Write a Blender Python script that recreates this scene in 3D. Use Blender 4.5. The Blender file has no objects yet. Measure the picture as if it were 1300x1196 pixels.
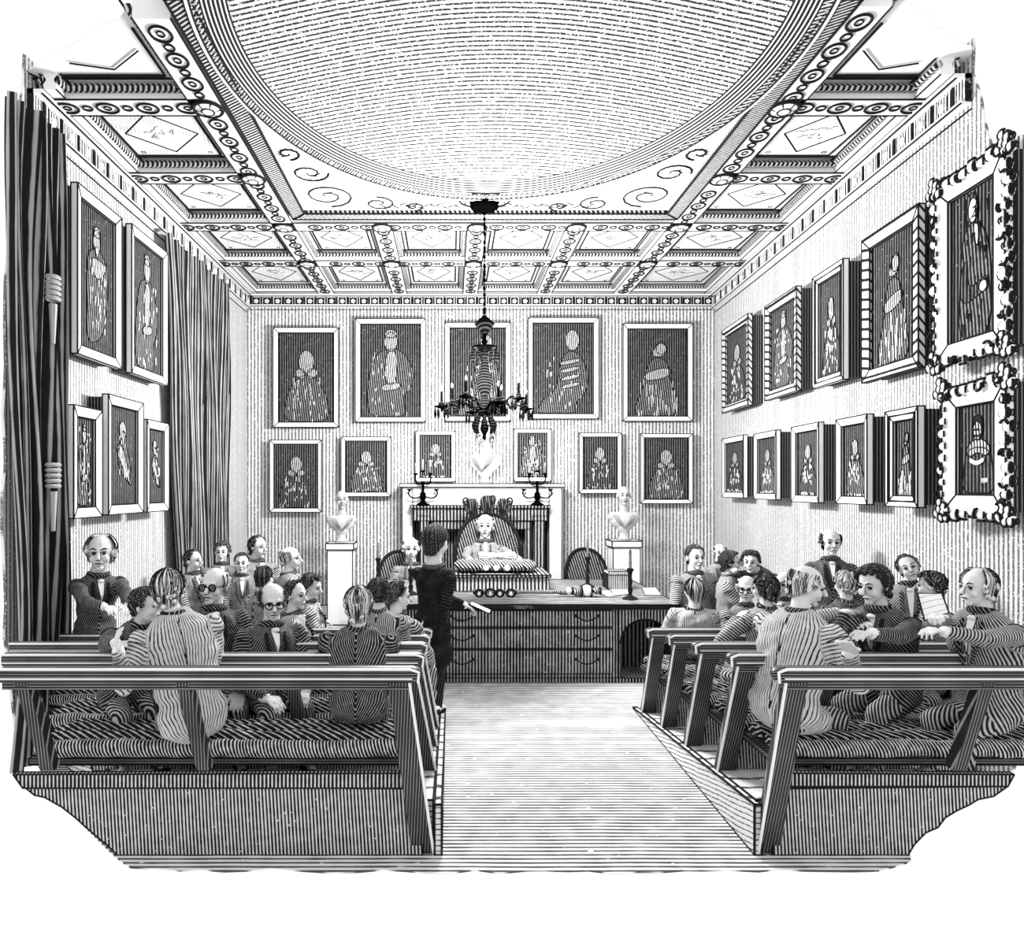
import bpy, math, random
import numpy as np
from mathutils import Vector, Matrix, noise
R = math.radians
PI = math.pi
C = bpy.context.scene.collection
SC = bpy.context.scene
# ---------------------------------------------------------------- camera (frame 1300 x 1196)
F = 900.0; CX = 572.0; CY = 620.0; EYE = 2.07
cam_d = bpy.data.cameras.new('camera'); cam = bpy.data.objects.new('camera', cam_d); C.objects.link(cam)
cam.location = (0, 0, EYE); cam.rotation_euler = (R(90), 0, 0)
cam_d.sensor_fit = 'HORIZONTAL'; cam_d.sensor_width = 36; cam_d.lens = 36 * F / 1300
cam_d.shift_x = (650 - CX) / 1300; cam_d.shift_y = (CY - 598) / 1300
cam_d.clip_start = 0.05; cam_d.clip_end = 200
SC.camera = cam
def at(x, y, Y):
    return Vector(((x - CX) * Y / F, Y, EYE + (CY - y) * Y / F))
# ---------------------------------------------------------------- room numbers
XL = -3.24; YB = 11.25; ZC = 5.13
def XR(Y): return 4.2 - 0.06 * (YB - Y)
# ---------------------------------------------------------------- materials
def ink_mat(name, paper, ink=None, d=(1, 0, 0), period=0.05, duty=0.4, wob=0.25, swell=0.25,
            rough=0.85, coords='object', d2=None, nscale=3.0, breaks=0.0, bscale=30.0, spec=0.15):
    m = bpy.data.materials.new(name); m.use_nodes = True
    nt = m.node_tree; N = nt.nodes; L = nt.links; N.clear()
    out = N.new('ShaderNodeOutputMaterial'); b = N.new('ShaderNodeBsdfPrincipled')
    L.new(b.outputs[0], out.inputs[0])
    b.inputs['Roughness'].default_value = rough
    b.inputs['Specular IOR Level'].default_value = spec
    col = lambda c: (c, c, c * 0.995, 1) if not isinstance(c, tuple) else (*c, 1)
    if ink is None:
        b.inputs['Base Color'].default_value = col(paper); return m
    def mth(op, a, bb=None, cc=None, clamp=False):
        n = N.new('ShaderNodeMath'); n.operation = op; n.use_clamp = clamp
        for i, v in enumerate((a, bb, cc)):
            if v is None: continue
            if isinstance(v, (int, float)): n.inputs[i].default_value = v
            else: L.new(v, n.inputs[i])
        return n.outputs[0]
    if coords == 'uv':
        P = N.new('ShaderNodeTexCoord').outputs['UV']
    elif coords == 'world':
        P = N.new('ShaderNodeNewGeometry').outputs['Position']
    else:
        P = N.new('ShaderNodeTexCoord').outputs['Object']
    nz = N.new('ShaderNodeTexNoise'); nz.inputs['Scale'].default_value = nscale; nz.inputs['Detail'].default_value = 2
    L.new(P, nz.inputs['Vector']); n1 = nz.outputs[0]
    nz2 = N.new('ShaderNodeTexNoise'); nz2.inputs['Scale'].default_value = bscale; nz2.inputs['Detail'].default_value = 2
    L.new(P, nz2.inputs['Vector']); n2 = nz2.outputs[0]
    masks = []
    for dd in ([d] if d2 is None else [d, d2]):
        if coords == 'hatch':
            at_ = N.new('ShaderNodeAttribute'); at_.attribute_name = 'hatch'; base_v = at_.outputs['Fac']
        else:
            dv = Vector(dd).normalized()
            vm = N.new('ShaderNodeVectorMath'); vm.operation = 'DOT_PRODUCT'; vm.inputs[1].default_value = dv
            L.new(P, vm.inputs[0]); base_v = vm.outputs['Value']
        v = mth('MULTIPLY_ADD', base_v, 1 / period, mth('MULTIPLY', n1, wob * 4))
        f = mth('FRACT', v)
        t = mth('ABSOLUTE', mth('MULTIPLY_ADD', f, 2.0, -1.0))
        th = mth('MULTIPLY_ADD', mth('SUBTRACT', n2, 0.5), swell * 2, duty)
        masks.append(mth('MULTIPLY_ADD', mth('SUBTRACT', th, t), 4.0, 0.5, clamp=True))
    k = masks[0] if len(masks) == 1 else mth('MAXIMUM', masks[0], masks[1])
    if breaks > 0:
        nz3 = N.new('ShaderNodeTexNoise'); nz3.inputs['Scale'].default_value = bscale * 2.2; nz3.inputs['Detail'].default_value = 1
        L.new(P, nz3.inputs['Vector'])
        g = mth('MULTIPLY', mth('SUBTRACT', nz3.outputs[0], 0.74 - breaks), 14, clamp=True)
        k = mth('MULTIPLY', k, mth('SUBTRACT', 1.0, g))
    mx = N.new('ShaderNodeMix'); mx.data_type = 'RGBA'
    L.new(k, mx.inputs[0]); mx.inputs[6].default_value = col(paper); mx.inputs[7].default_value = col(ink)
    L.new(mx.outputs[2], b.inputs['Base Color'])
    return m
MT = {}
def mat(name, *a, **k):
    if name not in MT: MT[name] = ink_mat(name, *a, **k)
    return MT[name]
W_ = .86; BLK = .012
INK = mat('printing_ink', BLK)
PAPER = mat('paper_white', W_)
PLASTER = mat('plaster_white', W_)
wall_b = mat('wall_back_ruled', W_, .17, (1, 0, 0), .054, .47, .05, .18, coords='world', breaks=.14)
wall_s = mat('wall_side_ruled', W_, .17, (0, 1, 0), .046, .42, .05, .18, coords='world', breaks=.14)
floor_m = mat('floor_ruled', .84, .08, (0, 1, 0), .042, .45, .10, .3, coords='world', breaks=.03, nscale=1.5, bscale=6)
dome_m = mat('dome_ruled', W_, .02, (0, 1, .35), .048, .46, .04, .2, coords='world', breaks=.14)
coffer_side = mat('coffer_side', .6, BLK, (1, 1, .3), .030, .58, .15, .3, coords='world')
coffer_panel = mat('coffer_panel', W_, .2, (1, .2, 0), .03, .10, .6, .3, coords='world', bscale=5)
frieze_m = mat('frieze_x', W_, BLK, (1, 0, 0), .03, .45, .05, .3, coords='world')
frieze_y = mat('frieze_y', W_, BLK, (0, 1, 0), .034, .45, .05, .3, coords='world')
ring_dark = mat('oval_moulding', .6, BLK, (.7, 1, .2), .03, .6, .2, .2, coords='world')
canvas_x = mat('canvas_x', .42, BLK, (1, 0, 0), .042, .60, .15, .25, breaks=.1, bscale=14)
curtain_m = mat('curtain_cloth', .42, BLK, (1, 0, 0), .034, .66, .05, .26, bscale=3, nscale=1.0, coords='uv')
wood = mat('bench_wood', .34, BLK, (0, .35, 1), .014, .80, .04, .22, rough=.4, spec=.3, nscale=2, bscale=4)
wood_post = mat('bench_post_wood', .3, BLK, (1, .2, 0), .016, .84, .05, .2, rough=.4, spec=.3, nscale=2, bscale=4)
panel_m = mat('bench_panel', .62, BLK, (1, 0, .06), .020, .54, .10, .22, nscale=2, breaks=.05, bscale=18)
band_m = mat('bench_band', .62, BLK, (1, 0, 0), .022, .62, .05, .2)
cush = mat('cushion_stuff', .6, BLK, (1, 1.2, 1.4), .026, .74, .10, .4, nscale=5, bscale=26)
cush2 = mat('cushion_edge', .65, BLK, (1, 0, .35), .019, .62, .12, .4, nscale=5, bscale=26)
kerb_m = mat('kerb_wood', .8, .05, (0, .25, 1), .030, .22, .2, .25, breaks=.1)
table_front = mat('table_front', .5, BLK, (1, 0, 0), .034, .56, .06, .28, breaks=.03, bscale=12)
table_top = mat('table_top', .55, BLK, (0, 1, 0), .085, .62, .2, .3, nscale=2, bscale=8, rough=.5)
marble_dark = mat('dark_marble', .45, BLK, (1, 0, 0), .05, .58, .08, .2)
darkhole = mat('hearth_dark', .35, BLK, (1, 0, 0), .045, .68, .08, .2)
brass = mat('dark_metal', .012, rough=.5, spec=.05)
blackm = mat('chandelier_black', .0012, rough=.9, spec=0)
blackg = mat('chandelier_glass', .010, .0008, (0, .3, 1), .03, .62, .2, .2, rough=.9, spec=0)
glass_m = mat('mace_metal', .5, BLK, (1, .3, 0), .02, .60, .2, .3)
wax = mat('wax', .8)
chair_m = mat('chair_upholstery', .34, BLK, (1, 0, .28), .036, .66, .10, .25)
skin = mat('skin_paper', .70, rough=.8)
marble = mat('bust_marble', .52, rough=.7)
collar_dark = mat('collar_dark', .36, BLK, (1, .3, .75), .0175, .80, .10, .25, nscale=3)
coat_dark = mat('coat_dark', .38, BLK, (1, 0, 0), .0185, .74, .10, .28, nscale=3, coords='hatch')
coat_black = mat('coat_black', .12, .006, (1, .2, .9), .026, .97, .12, .26, nscale=4, bscale=12, coords='hatch')
coat_mid = mat('coat_mid', .50, BLK, (1, .3, .35), .0185, .50, .08, .25, nscale=3, coords='hatch')
coat_mid2 = mat('coat_mid_slant', .50, BLK, (-.6, .3, 1), .0210, .46, .08, .25, nscale=3, coords='hatch')
coat_light = mat('coat_light', .60, BLK, (1, .2, .2), .0200, .30, .08, .25, nscale=2.5, coords='hatch')
trouser_black = mat('trouser_black', .14, .006, (1, .4, .2), .02, .8, .14, .2)
trouser_m = mat('trouser_cloth', .5, BLK, (1, .4, .2), .018, .55, .14, .2)
hair_lt = mat('hair_light', .74); hair_dk = mat('hair_dark', .02); hair_md = mat('hair_mid', .34, BLK, (1, .5, .3), .009, .6, .2, .3)
paper_w = mat('paper_lined', .9, .25, (0, .7, .7), .035, .08, .02, .1)
# ---------------------------------------------------------------- mesh builder
class M:
    def __init__(s, T=None):
        s.v = []; s.f = []; s.m = []; s.slot = 0; s.T = T
    def add(s, vs, fs, slot=None):
        o = len(s.v); s.v += [tuple(s.T @ Vector(v)) if s.T else tuple(v) for v in vs]
        for f in fs: s.f.append(tuple(i + o for i in f)); s.m.append(s.slot if slot is None else slot)
    def box(s, x0, x1, y0, y1, z0, z1, slot=None):
        s.add([(x, y, z) for x in (x0, x1) for y in (y0, y1) for z in (z0, z1)],
              [(0, 1, 3, 2), (4, 6, 7, 5), (0, 4, 5, 1), (2, 3, 7, 6), (0, 2, 6, 4), (1, 5, 7, 3)], slot)
    def hexa(s, p, slot=None):     # p: 8 corners, bottom loop 0-3, top loop 4-7
        s.add(p, [(3, 2, 1, 0), (4, 5, 6, 7), (0, 1, 5, 4), (1, 2, 6, 5), (2, 3, 7, 6), (3, 0, 4, 7)], slot)
    def prism(s, poly, fn, d0, d1, slot=None):   # poly 2d, fn(u,v,d)->3d
        n = len(poly)
        vs = [fn(u, v, d0) for u, v in poly] + [fn(u, v, d1) for u, v in poly]
        s.add(vs, [tuple(range(n))[::-1], tuple(range(n, 2 * n))] + [(i, (i + 1) % n, n + (i + 1) % n, n + i) for i in range(n)], slot)
    def tube(s, pts, r, slot=None, n=6, closed=False):
        pts = [Vector(p) for p in pts]; k = len(pts)
        rs = r if isinstance(r, (list, tuple)) else [r] * k
        vs = []; up = None
        for i, p in enumerate(pts):
            a = pts[(i - 1) % k] if (i or closed) else p; b = pts[(i + 1) % k] if (i < k - 1 or closed) else p
            t = (b - a).normalized() if (b - a).length > 1e-9 else Vector((0, 0, 1))
            if up is None: up = Vector((0, 0, 1)) if abs(t.z) < .9 else Vector((1, 0, 0))
            sd = t.cross(up)
            if sd.length < 1e-4: sd = t.cross(Vector((1, .3, 0)))
            sd.normalize(); up = sd.cross(t).normalized()
            for j in range(n):
                a_ = 2 * PI * j / n; vs.append(p + (sd * math.cos(a_) + up * math.sin(a_)) * rs[i])
        fs = []
        for i in range(k if closed else k - 1):
            for j in range(n):
                i2 = (i + 1) % k
                fs.append((i * n + j, i * n + (j + 1) % n, i2 * n + (j + 1) % n, i2 * n + j))
        if not closed: fs += [tuple(range(n))[::-1], tuple(range((k - 1) * n, k * n))]
        s.add(vs, fs, slot)
    def lathe(s, prof, c=(0, 0, 0), n=20, slot=None, sx=1, sy=1, rot=None):
        c = Vector(c); vs = []
        for r, z in prof:
            for j in range(n):
                a = 2 * PI * j / n; p = Vector((max(r, 1e-4) * math.cos(a) * sx, max(r, 1e-4) * math.sin(a) * sy, z))
                if rot: p = rot @ p
                vs.append(c + p)
        k = len(prof); fs = []
        for i in range(k - 1):
            for j in range(n): fs.append((i * n + j, i * n + (j + 1) % n, (i + 1) * n + (j + 1) % n, (i + 1) * n + j))
        fs += [tuple(range(n))[::-1], tuple(range((k - 1) * n, k * n))]
        s.add(vs, fs, slot)
    def ell(s, c, r, rot=None, slot=None, n=14, k=9):
        c = Vector(c)
        if isinstance(r, (int, float)): r = (r, r, r)
        vs = []; fs = []
        def tr(p):
            p = Vector((p[0] * r[0], p[1] * r[1], p[2] * r[2]))
            if rot: p = rot @ p
            return c + p
        vs.append(tr((0, 0, -1)))
        for i in range(1, k):
            t = -PI / 2 + PI * i / k
            for j in range(n):
                a = 2 * PI * j / n; vs.append(tr((math.cos(t) * math.cos(a), math.cos(t) * math.sin(a), math.sin(t))))
        vs.append(tr((0, 0, 1)))
        for j in range(n):
            fs.append((0, 1 + (j + 1) % n, 1 + j))
            fs.append((len(vs) - 1, 1 + (k - 2) * n + j, 1 + (k - 2) * n + (j + 1) % n))
        for i in range(k - 2):
            for j in range(n): fs.append((1 + i * n + j, 1 + i * n + (j + 1) % n, 1 + (i + 1) * n + (j + 1) % n, 1 + (i + 1) * n + j))
        s.add(vs, fs, slot)
    def cap(s, a, b, ra, rb, slot=None, n=12):
        a = Vector(a); b = Vector(b); d = b - a; Ln = d.length
        q = Vector((0, 0, 1)).rotation_difference(d.normalized() if Ln > 1e-6 else Vector((0, 0, 1)))
        vs = []; fs = []; rings = []
        for i in range(1, 4): t = -PI / 2 + PI / 2 * i / 3; rings.append((ra * math.cos(t), ra * math.sin(t)))
        for i in range(0, 3): t = PI / 2 * i / 3; rings.append((rb * math.cos(t), Ln + rb * math.sin(t)))
        vs.append(a + q @ Vector((0, 0, -ra)))
        for r, z in rings:
            for j in range(n): vs.append(a + q @ Vector((r * math.cos(2 * PI * j / n), r * math.sin(2 * PI * j / n), z)))
        vs.append(a + q @ Vector((0, 0, Ln + rb))); k = len(rings)
        for j in range(n):
            fs.append((0, 1 + (j + 1) % n, 1 + j)); fs.append((len(vs) - 1, 1 + (k - 1) * n + j, 1 + (k - 1) * n + (j + 1) % n))
        for i in range(k - 1):
            for j in range(n): fs.append((1 + i * n + j, 1 + i * n + (j + 1) % n, 1 + (i + 1) * n + (j + 1) % n, 1 + (i + 1) * n + j))
        s.add(vs, fs, slot)
    def torus(s, c, rx, ry, t, U=(1, 0, 0), V=(0, 1, 0), n=18, slot=None, k=5):
        c = Vector(c); U = Vector(U); V = Vector(V)
        s.tube([c + U * (rx * math.cos(2 * PI * i / n)) + V * (ry * math.sin(2 * PI * i / n)) for i in range(n)], t, slot, k, closed=True)
    def ink_edges(s, w, ang=30, slot=1):
        V = [Vector(v) for v in s.v]; E = {}
        for f in s.f:
            nrm = Vector((0, 0, 0))
            for i in range(len(f)):
                a = V[f[i]]; b = V[f[(i + 1) % len(f)]]
                nrm += a.cross(b)
            if nrm.length < 1e-12: continue
            nrm.normalize()
            for i in range(len(f)):
                e = tuple(sorted((f[i], f[(i + 1) % len(f)]))); E.setdefault(e, []).append(nrm)
        cs = math.cos(R(ang)); todo = []
        for (i, j), ns in E.items():
            if len(ns) == 1 or ns[0].dot(ns[1]) < cs: todo.append((V[i], V[j]))
        for a, b in todo:
            d = b - a
            if d.length < 1e-5: continue
            d.normalize(); u = d.orthogonal().normalized(); v = d.cross(u)
            a2 = a - d * w * .5; b2 = b + d * w * .5
            p = [q + u * x * w + v * y * w for q in (a2, b2) for x, y in ((-1, 0), (0, -1), (1, 0), (0, 1))]
            T = s.T; s.T = None
            s.add(p, [(0, 1, 2, 3), (7, 6, 5, 4), (0, 4, 5, 1), (1, 5, 6, 2), (2, 6, 7, 3), (3, 7, 4, 0)], slot)
            s.T = T
    def mesh(s, name, origin=(0, 0, 0)):
        me = bpy.data.meshes.new(name); o = Vector(origin)
        me.from_pydata([tuple(Vector(v) - o) for v in s.v], [], s.f); me.update(); return me
    def build(s, name, mats, parent=None, origin=(0, 0, 0), smooth=None, ink=None, ang=30):
        if not isinstance(mats, (list, tuple)): mats = [mats]
        mats = list(mats)
        if ink:
            if INK not in mats: mats.append(INK)
            s.ink_edges(ink, ang, mats.index(INK))
        me = s.mesh(name, origin)
        for m_ in mats: me.materials.append(m_)
        me.polygons.foreach_set('material_index', s.m)
        ob = bpy.data.objects.new(name, me); C.objects.link(ob)
        if parent: ob.parent = parent
        else: ob.location = origin
        if smooth: shade(me, smooth)
        return ob
def shade(me, ang=40):
    me.polygons.foreach_set('use_smooth', [True] * len(me.polygons))
    try: me.set_sharp_from_angle(angle=R(ang))
    except Exception: pass
def tag(o, label=None, cat=None, group=None, kind=None):
    if label: o['label'] = label
    if cat: o['category'] = cat
    if group: o['group'] = group
    if kind: o['kind'] = kind
    return o
def thing(name, label, cat, loc, rz=0, group=None):
    o = bpy.data.objects.new(name, None); C.objects.link(o); o.location = loc; o.rotation_euler = (0, 0, rz)
    o.empty_display_size = .1
    return tag(o, label, cat, group)
def struct(o, label=None): o['kind'] = 'structure'; return o
def remesh(m, name, vox, mats, parent, smooth_it=3, disp=None):
    me = m.mesh(name + '_raw'); ob = bpy.data.objects.new(name, me); C.objects.link(ob)
    r = ob.modifiers.new('r', 'REMESH'); r.mode = 'VOXEL'; r.voxel_size = vox; r.use_smooth_shade = True
    if smooth_it:
        sm = ob.modifiers.new('s', 'SMOOTH'); sm.factor = .5; sm.iterations = smooth_it
    dg = bpy.context.evaluated_depsgraph_get(); dg.update()
    me2 = bpy.data.meshes.new_from_object(ob.evaluated_get(dg)); ob.modifiers.clear(); ob.data = me2; bpy.data.meshes.remove(me)
    me2.name = name; me2.materials.clear()
    for q in (mats if isinstance(mats, (list, tuple)) else [mats]): me2.materials.append(q)
    if disp:
        n = len(me2.vertices); co = np.empty(n * 3); me2.vertices.foreach_get('co', co); co = co.reshape(-1, 3)
        nr = np.empty(n * 3); me2.vertices.foreach_get('normal', nr); nr = nr.reshape(-1, 3)
        co = co + nr * disp(co)[:, None]; me2.vertices.foreach_set('co', co.ravel()); me2.update()
    me2.polygons.foreach_set('use_smooth', [True] * len(me2.polygons))
    ob.parent = parent
    return ob
# ================================================================ ROOM SHELL
rnd = random.Random(5)
def ragged(pts, amp, step, seed=1):
    r = random.Random(seed); out = []
    for (a, b), (c, d) in zip(pts[:-1], pts[1:]):
        n = max(1, int(math.hypot(c - a, d - b) / step))
        for i in range(n):
            t = i / n; out.append((a + (c - a) * t + r.uniform(-amp, amp), b + (d - b) * t + r.uniform(-amp, amp)))
    out.append(pts[-1]); return out
# floor
m = M()
cut = ragged([(-2.0, 3.90), (-1.3, 3.86), (3.2, 3.86)], .03, .12, 2)
poly = [(XL - .1, YB + .1), (XL - .1, 5.4)] + [(XL, 5.5), (-2.7, 4.8), (-1.95, 4.05)] + ragged([(-1.86, 3.93), (-1.6, 3.85), (1.0, 3.82), (2.3, 3.85), (2.56, 3.94)], .02, .12, 2) + [(2.62, 4.05), (3.1, 4.6), (3.6, 5.2)] + [(XR(5) + .1, 5.0), (4.3, YB + .1)]
m.prism(poly, lambda u, v, d: (u, v, d), -.008, 0); struct(m.build('floor', [floor_m]))
# walls
m = M(); m.box(XL - .1, 4.35, YB, YB + .12, 0, ZC + .3); struct(m.build('wall_back', [wall_b]))
m = M()
pl = [(YB, 0), (5.35, 0)] + ragged([(5.25, .6), (5.15, 1.2), (5.15, 3.0), (5.2, 4.4), (5.38, ZC)], .03, .2, 4) + [(5.4, ZC + .25), (YB, ZC + .25)]
m.prism(pl, lambda u, v, d: (XL - d, u, v), 0, .02); struct(m.build('wall_left', [wall_s]))
m = M()
pl = [(YB, 0), (4.9, 0)] + ragged([(4.55, .7), (4.5, 4.35), (5.02, 4.5), (5.22, ZC)], .03, .2, 4) + [(5.2, ZC + .25), (YB, ZC + .25)]
m.prism(pl, lambda u, v, d: (XR(u) + d, u, v), 0, .02); struct(m.build('wall_right', [wall_s]))
# ---- skirting + dado line on the walls
m = M(); m.box(XL, 4.2, YB - .03, YB, 0, .22); struct(m.build('baseboard_back', [PLASTER], ink=.006))
# ---- frieze below the ceiling
def frieze(name, fn, L0, L1, h, mt, pitch=.26):
    # fn(u, off, z) -> point
    m = M()
    def bx(u0, u1, o0, o1, z0, z1, slot):
        m.hexa([fn(u0, o0, z0), fn(u1, o0, z0), fn(u1, o1, z0), fn(u0, o1, z0), fn(u0, o0, z1), fn(u1, o0, z1), fn(u1, o1, z1), fn(u0, o1, z1)], slot)
    z1 = ZC
    bx(L0, L1, 0, .05, z1 - h, z1, 0)
    bx(L0, L1, 0, .12, z1 - .035, z1 - .004, 1)
    bx(L0, L1, .112, .125, z1 - .043, z1 - .035, 2)
    bx(L0, L1, 0, .085, z1 - h - .012, z1 - h + .008, 1)
    bx(L0, L1, .075, .087, z1 - h - .018, z1 - h - .010, 2)
    bx(L0, L1, 0, .010, z1 - h - .06, z1 - h - .05, 2)
    u = L0 + pitch / 2
    while u < L1 - .05:
        bx(u - .012, u + .012, .05, .062, z1 - h + .01, z1 - .04, 2)
        c = u + pitch / 2
        if c < L1 - .08:
            bx(c - .055, c + .055, .05, .056, z1 - h + .02, z1 - .05, 2 if h < .2 else 0)
            for a in range(5):
                an = 2 * PI * a / 5; p = Vector(fn(c + .022 * math.cos(an), .06, z1 - h * .5 - .02 + .022 * math.sin(an)))
                m.ell(p, .017, slot=1, n=6, k=4)
        u += pitch
    return struct(m.build(name, [mt, PLASTER, INK]))
frieze('trim_1', lambda u, o, z: (u, YB - o, z), XL, 4.2, .17, frieze_m, .17)
frieze('trim_2', lambda u, o, z: (XL + o, u, z), 5.42, YB, .21, frieze_y)
frieze('trim_3', lambda u, o, z: (XR(u) - o, u, z), 5.22, YB, .21, frieze_y)
# ---- ceiling ground (recessed) : polygon pieces
RZ = ZC + .13
XB = [-1.95, -.80, .31, 1.47, 2.68]           # long beams
YC = [5.70, 7.00, 8.30, 9.65]                 # cross beams
BW = .125
def lcut(X):   # Y where the ceiling stops at left side
    t = (X - XL) / (-1.95 - XL); return 5.42 + (4.62 - 5.42) * t
def rcut(X):
    t = (X - 2.68) / (3.85 - 2.68); return 4.5 + (5.25 - 4.5) * t
m = M()
poly = [(XL, YB), (XL, 5.42)] + ragged([(XL, 5.42), (-1.95, 4.62), (-1.75, 4.35)], .03, .12, 8) + ragged([(-1.7, 4.2), (2.4, 4.2)], .02, .3, 9) + ragged([(2.75, 4.45), (3.84, 5.22)], .03, .12, 7) + [(4.2, YB)]
# ground with an oval hole
OC = (.38, 4.95); OA = 2.10; OB = 2.52
def oval(k, n=96, a0=0):
    return [(OC[0] + (OA * k) * math.cos(a0 + 2 * PI * i / n), OC[1] + (OB * k) * math.sin(a0 + 2 * PI * i / n)) for i in range(n)]
m.prism([(XL, YB), (XL, 5.42)] + ragged([(XL, 5.42), (-1.95, 4.62)], .03, .12, 8) + [(-1.9, 4.5), (-1.75, 4.5), (-1.75, 8.0), (2.5, 8.0), (2.5, 4.4), (2.68, 4.4)] + ragged([(2.75, 4.45), (3.84, 5.22)], .03, .12, 7) + [(4.2, YB)],
        lambda u, v, d: (u, v, d), RZ, RZ + .008)
struct(m.build('ceiling', [PLASTER]))
# ---- beams with guilloche rings
tn = [3]
def rings_line(m, p0, p1, pitch=.30, big=.075, skip=[]):
    p0 = Vector(p0); p1 = Vector(p1); d = p1 - p0; L = d.length; d.normalize(); s = Vector((-d.y, d.x, 0))
    n = max(1, int(round(L / pitch))); st = L / n
    for i in range(n):
        c = p0 + d * (st * (i + .5)); c.z -= .006
        if any(abs(c[a] - v) < .12 for a, v in skip): continue
        m.torus(c, big * 1.12, big * .95, .010, d, s, n=18, slot=1)
        m.torus(c, big * .40, big * .34, .006, d, s, n=10, slot=1)
        if i < n - 1:
            c2 = p0 + d * (st * (i + 1)); c2.z -= .006
            if any(abs(c2[a] - v) < .12 for a, v in skip): continue
            m.torus(c2,   .038, .034, .008, d, s, n=12, slot=1)
def beam(p0, p1, w=BW, pitch=.30, skip=[], c0=0, c1=0, rings=True):
    p0 = Vector(p0); p1 = Vector(p1); d = (p1 - p0).normalized(); s = Vector((-d.y, d.x, 0)) * w
    m = M()
    a, b, c, e = p0 - s + d * c0, p1 - s + d * c1, p1 + s - d * c1, p0 + s - d * c0
    up = Vector((0, 0, .13))
    m.hexa([a, b, c, e, a + up, b + up, c + up, e + up], 0)
    for q in (-1, 1):       # ink line along each arris, and a rope moulding inside
        m.tube([p0 + s * q, p1 + s * q], .008, 1, 4)
        m.tube([p0 + s * q * 1.22 + Vector((0, 0, .075)), p1 + s * q * 1.22 + Vector((0, 0, .075))], .032, 2, 6)
        m.tube([p0 + s * q * 1.65 + Vector((0, 0, .12)), p1 + s * q * 1.65 + Vector((0, 0, .12))], .010, 1, 4)
    if rings: rings_line(m, p0, p1, pitch, skip=skip)
    struct(m.build('trim_%d' % (tn[0] + 1), [PLASTER, INK, coffer_side])); tn[0] += 1
Z = ZC
xs_sk = [(0, x) for x in XB]; ys_sk = [(1, y) for y in YC]
beam((-1.95, 4.62, Z), (-1.95, YB - .1, Z), skip=ys_sk)
beam((2.68, 4.5, Z), (2.68, YB - .1, Z), skip=ys_sk)
for x in (-.80, .31, 1.47): beam((x, 8.30, Z), (x, YB - .1, Z), w=.115, skip=ys_sk)
beam((XL, 5.70, Z), (-1.95, 5.70, Z), w=.12, skip=xs_sk); beam((2.68, 5.70, Z), (XR(5.7), 5.70, Z), w=.12, skip=xs_sk)
beam((XL, 7.0, Z), (-1.95, 7.0, Z), w=.12, skip=xs_sk); beam((2.68, 7.0, Z), (XR(7), 7.0, Z), w=.12, skip=xs_sk)
beam((XL, 8.3, Z), (XR(8.3), 8.3, Z), w=.12, skip=xs_sk)
beam((XL, 9.65, Z), (XR(9.65), 9.65, Z), w=.12, skip=xs_sk)
beam((XL + .16, 5.45, Z + .007), (XL + .16, YB - .1, Z + .007), w=.05, rings=False); beam((XR(5.25) - .16, 5.25, Z + .007), (XR(YB) - .16, YB - .1, Z + .007), w=.05, rings=False); beam((XL, YB - .14, Z + .009), (4.2, YB - .14, Z + .009), w=.04, rings=False)
# bosses at the crossings
k = 0
m = M()
for y in YC:
    for x in XB:
        if y < 8 and -1.9 < x < 2.6: continue
        c = Vector((x, y, Z - .012))
        m.lathe([(.001, -.03), (.05, -.026), (.10, -.006), (.115, .012)], c, 16, 0)
        m.torus(c, .112, .112, .016, n=20, slot=1); m.torus(c + Vector((0, 0, -.022)), .05, .05, .009, n=12, slot=1)
        for a in range(6):
            an = PI * a / 3; e = Vector((math.cos(an), math.sin(an), 0))
            m.tube([c + e * .05 + Vector((0, 0, -.02)), c + e * .105 + Vector((0, 0, -.005))], .007, 1, 4)
struct(m.build('trim_%d' % (tn[0] + 1), [PLASTER, INK])); tn[0] += 1
# coffer panels : frame line, diamond and a sprig in each
def coffer(x0, x1, y0, y1, xf0=None):
    m = M(); z = RZ - .012; mg = .24
    X0, X1, Y0, Y1 = x0 + mg, x1 - mg, y0 + mg * 1.0, y1 - mg * 1.0
    def ln(a, b, r=.009): m.tube([(a[0], a[1], z), (b[0], b[1], z)], r, 1, 4)
    m.box(X0, X1, Y0, Y1, z, z + .012, 0)
    c = [(X0, Y0), (X1, Y0), (X1, Y1), (X0, Y1)]
    for i in range(4): ln(c[i], c[(i + 1) % 4], .012)
    ix = .07
    dm = [((X0 + X1) / 2, Y0 + ix), (X1 - ix, (Y0 + Y1) / 2), ((X0 + X1) / 2, Y1 - ix), (X0 + ix, (Y0 + Y1) / 2)]
    for i in range(4): ln(dm[i], dm[(i + 1) % 4], .008)
    r = random.Random(int(x0 * 100 + y0 * 37)); cx, cy = (X0 + X1) / 2, (Y0 + Y1) / 2
    for i in range(9):
        a = r.uniform(0, 2 * PI); l = r.uniform(.05, .16); o = (cx + r.uniform(-.1, .1), cy + r.uniform(-.08, .08))
        m.tube([(o[0] + l * math.cos(a) * t, o[1] + .6 * l * math.sin(a) * t + .02 * math.sin(t * 6), z) for t in (0, .33, .66, 1)], .0045, 1, 4)
    for sx in (0, 1):
        for sy in (0, 1):
            qx, qy = (X0, X1)[sx], (Y0, Y1)[sy]; dx, dy = (1, -1)[sx], (1, -1)[sy]
            m.torus((qx + dx * .08, qy + dy * .06, z), .022, .016, .005, n=8, slot=1, k=4)
    struct(m.build('trim_%d' % (tn[0] + 1), [coffer_panel, INK])); tn[0] += 1
YY = [5.70, 7.0, 8.3, 9.65, YB - .12]
for i in range(4):
    coffer(XL + .02, -1.95, YY[i], YY[i + 1]); coffer(2.68, XR(YY[i]) - .02, YY[i], YY[i + 1])
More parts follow.
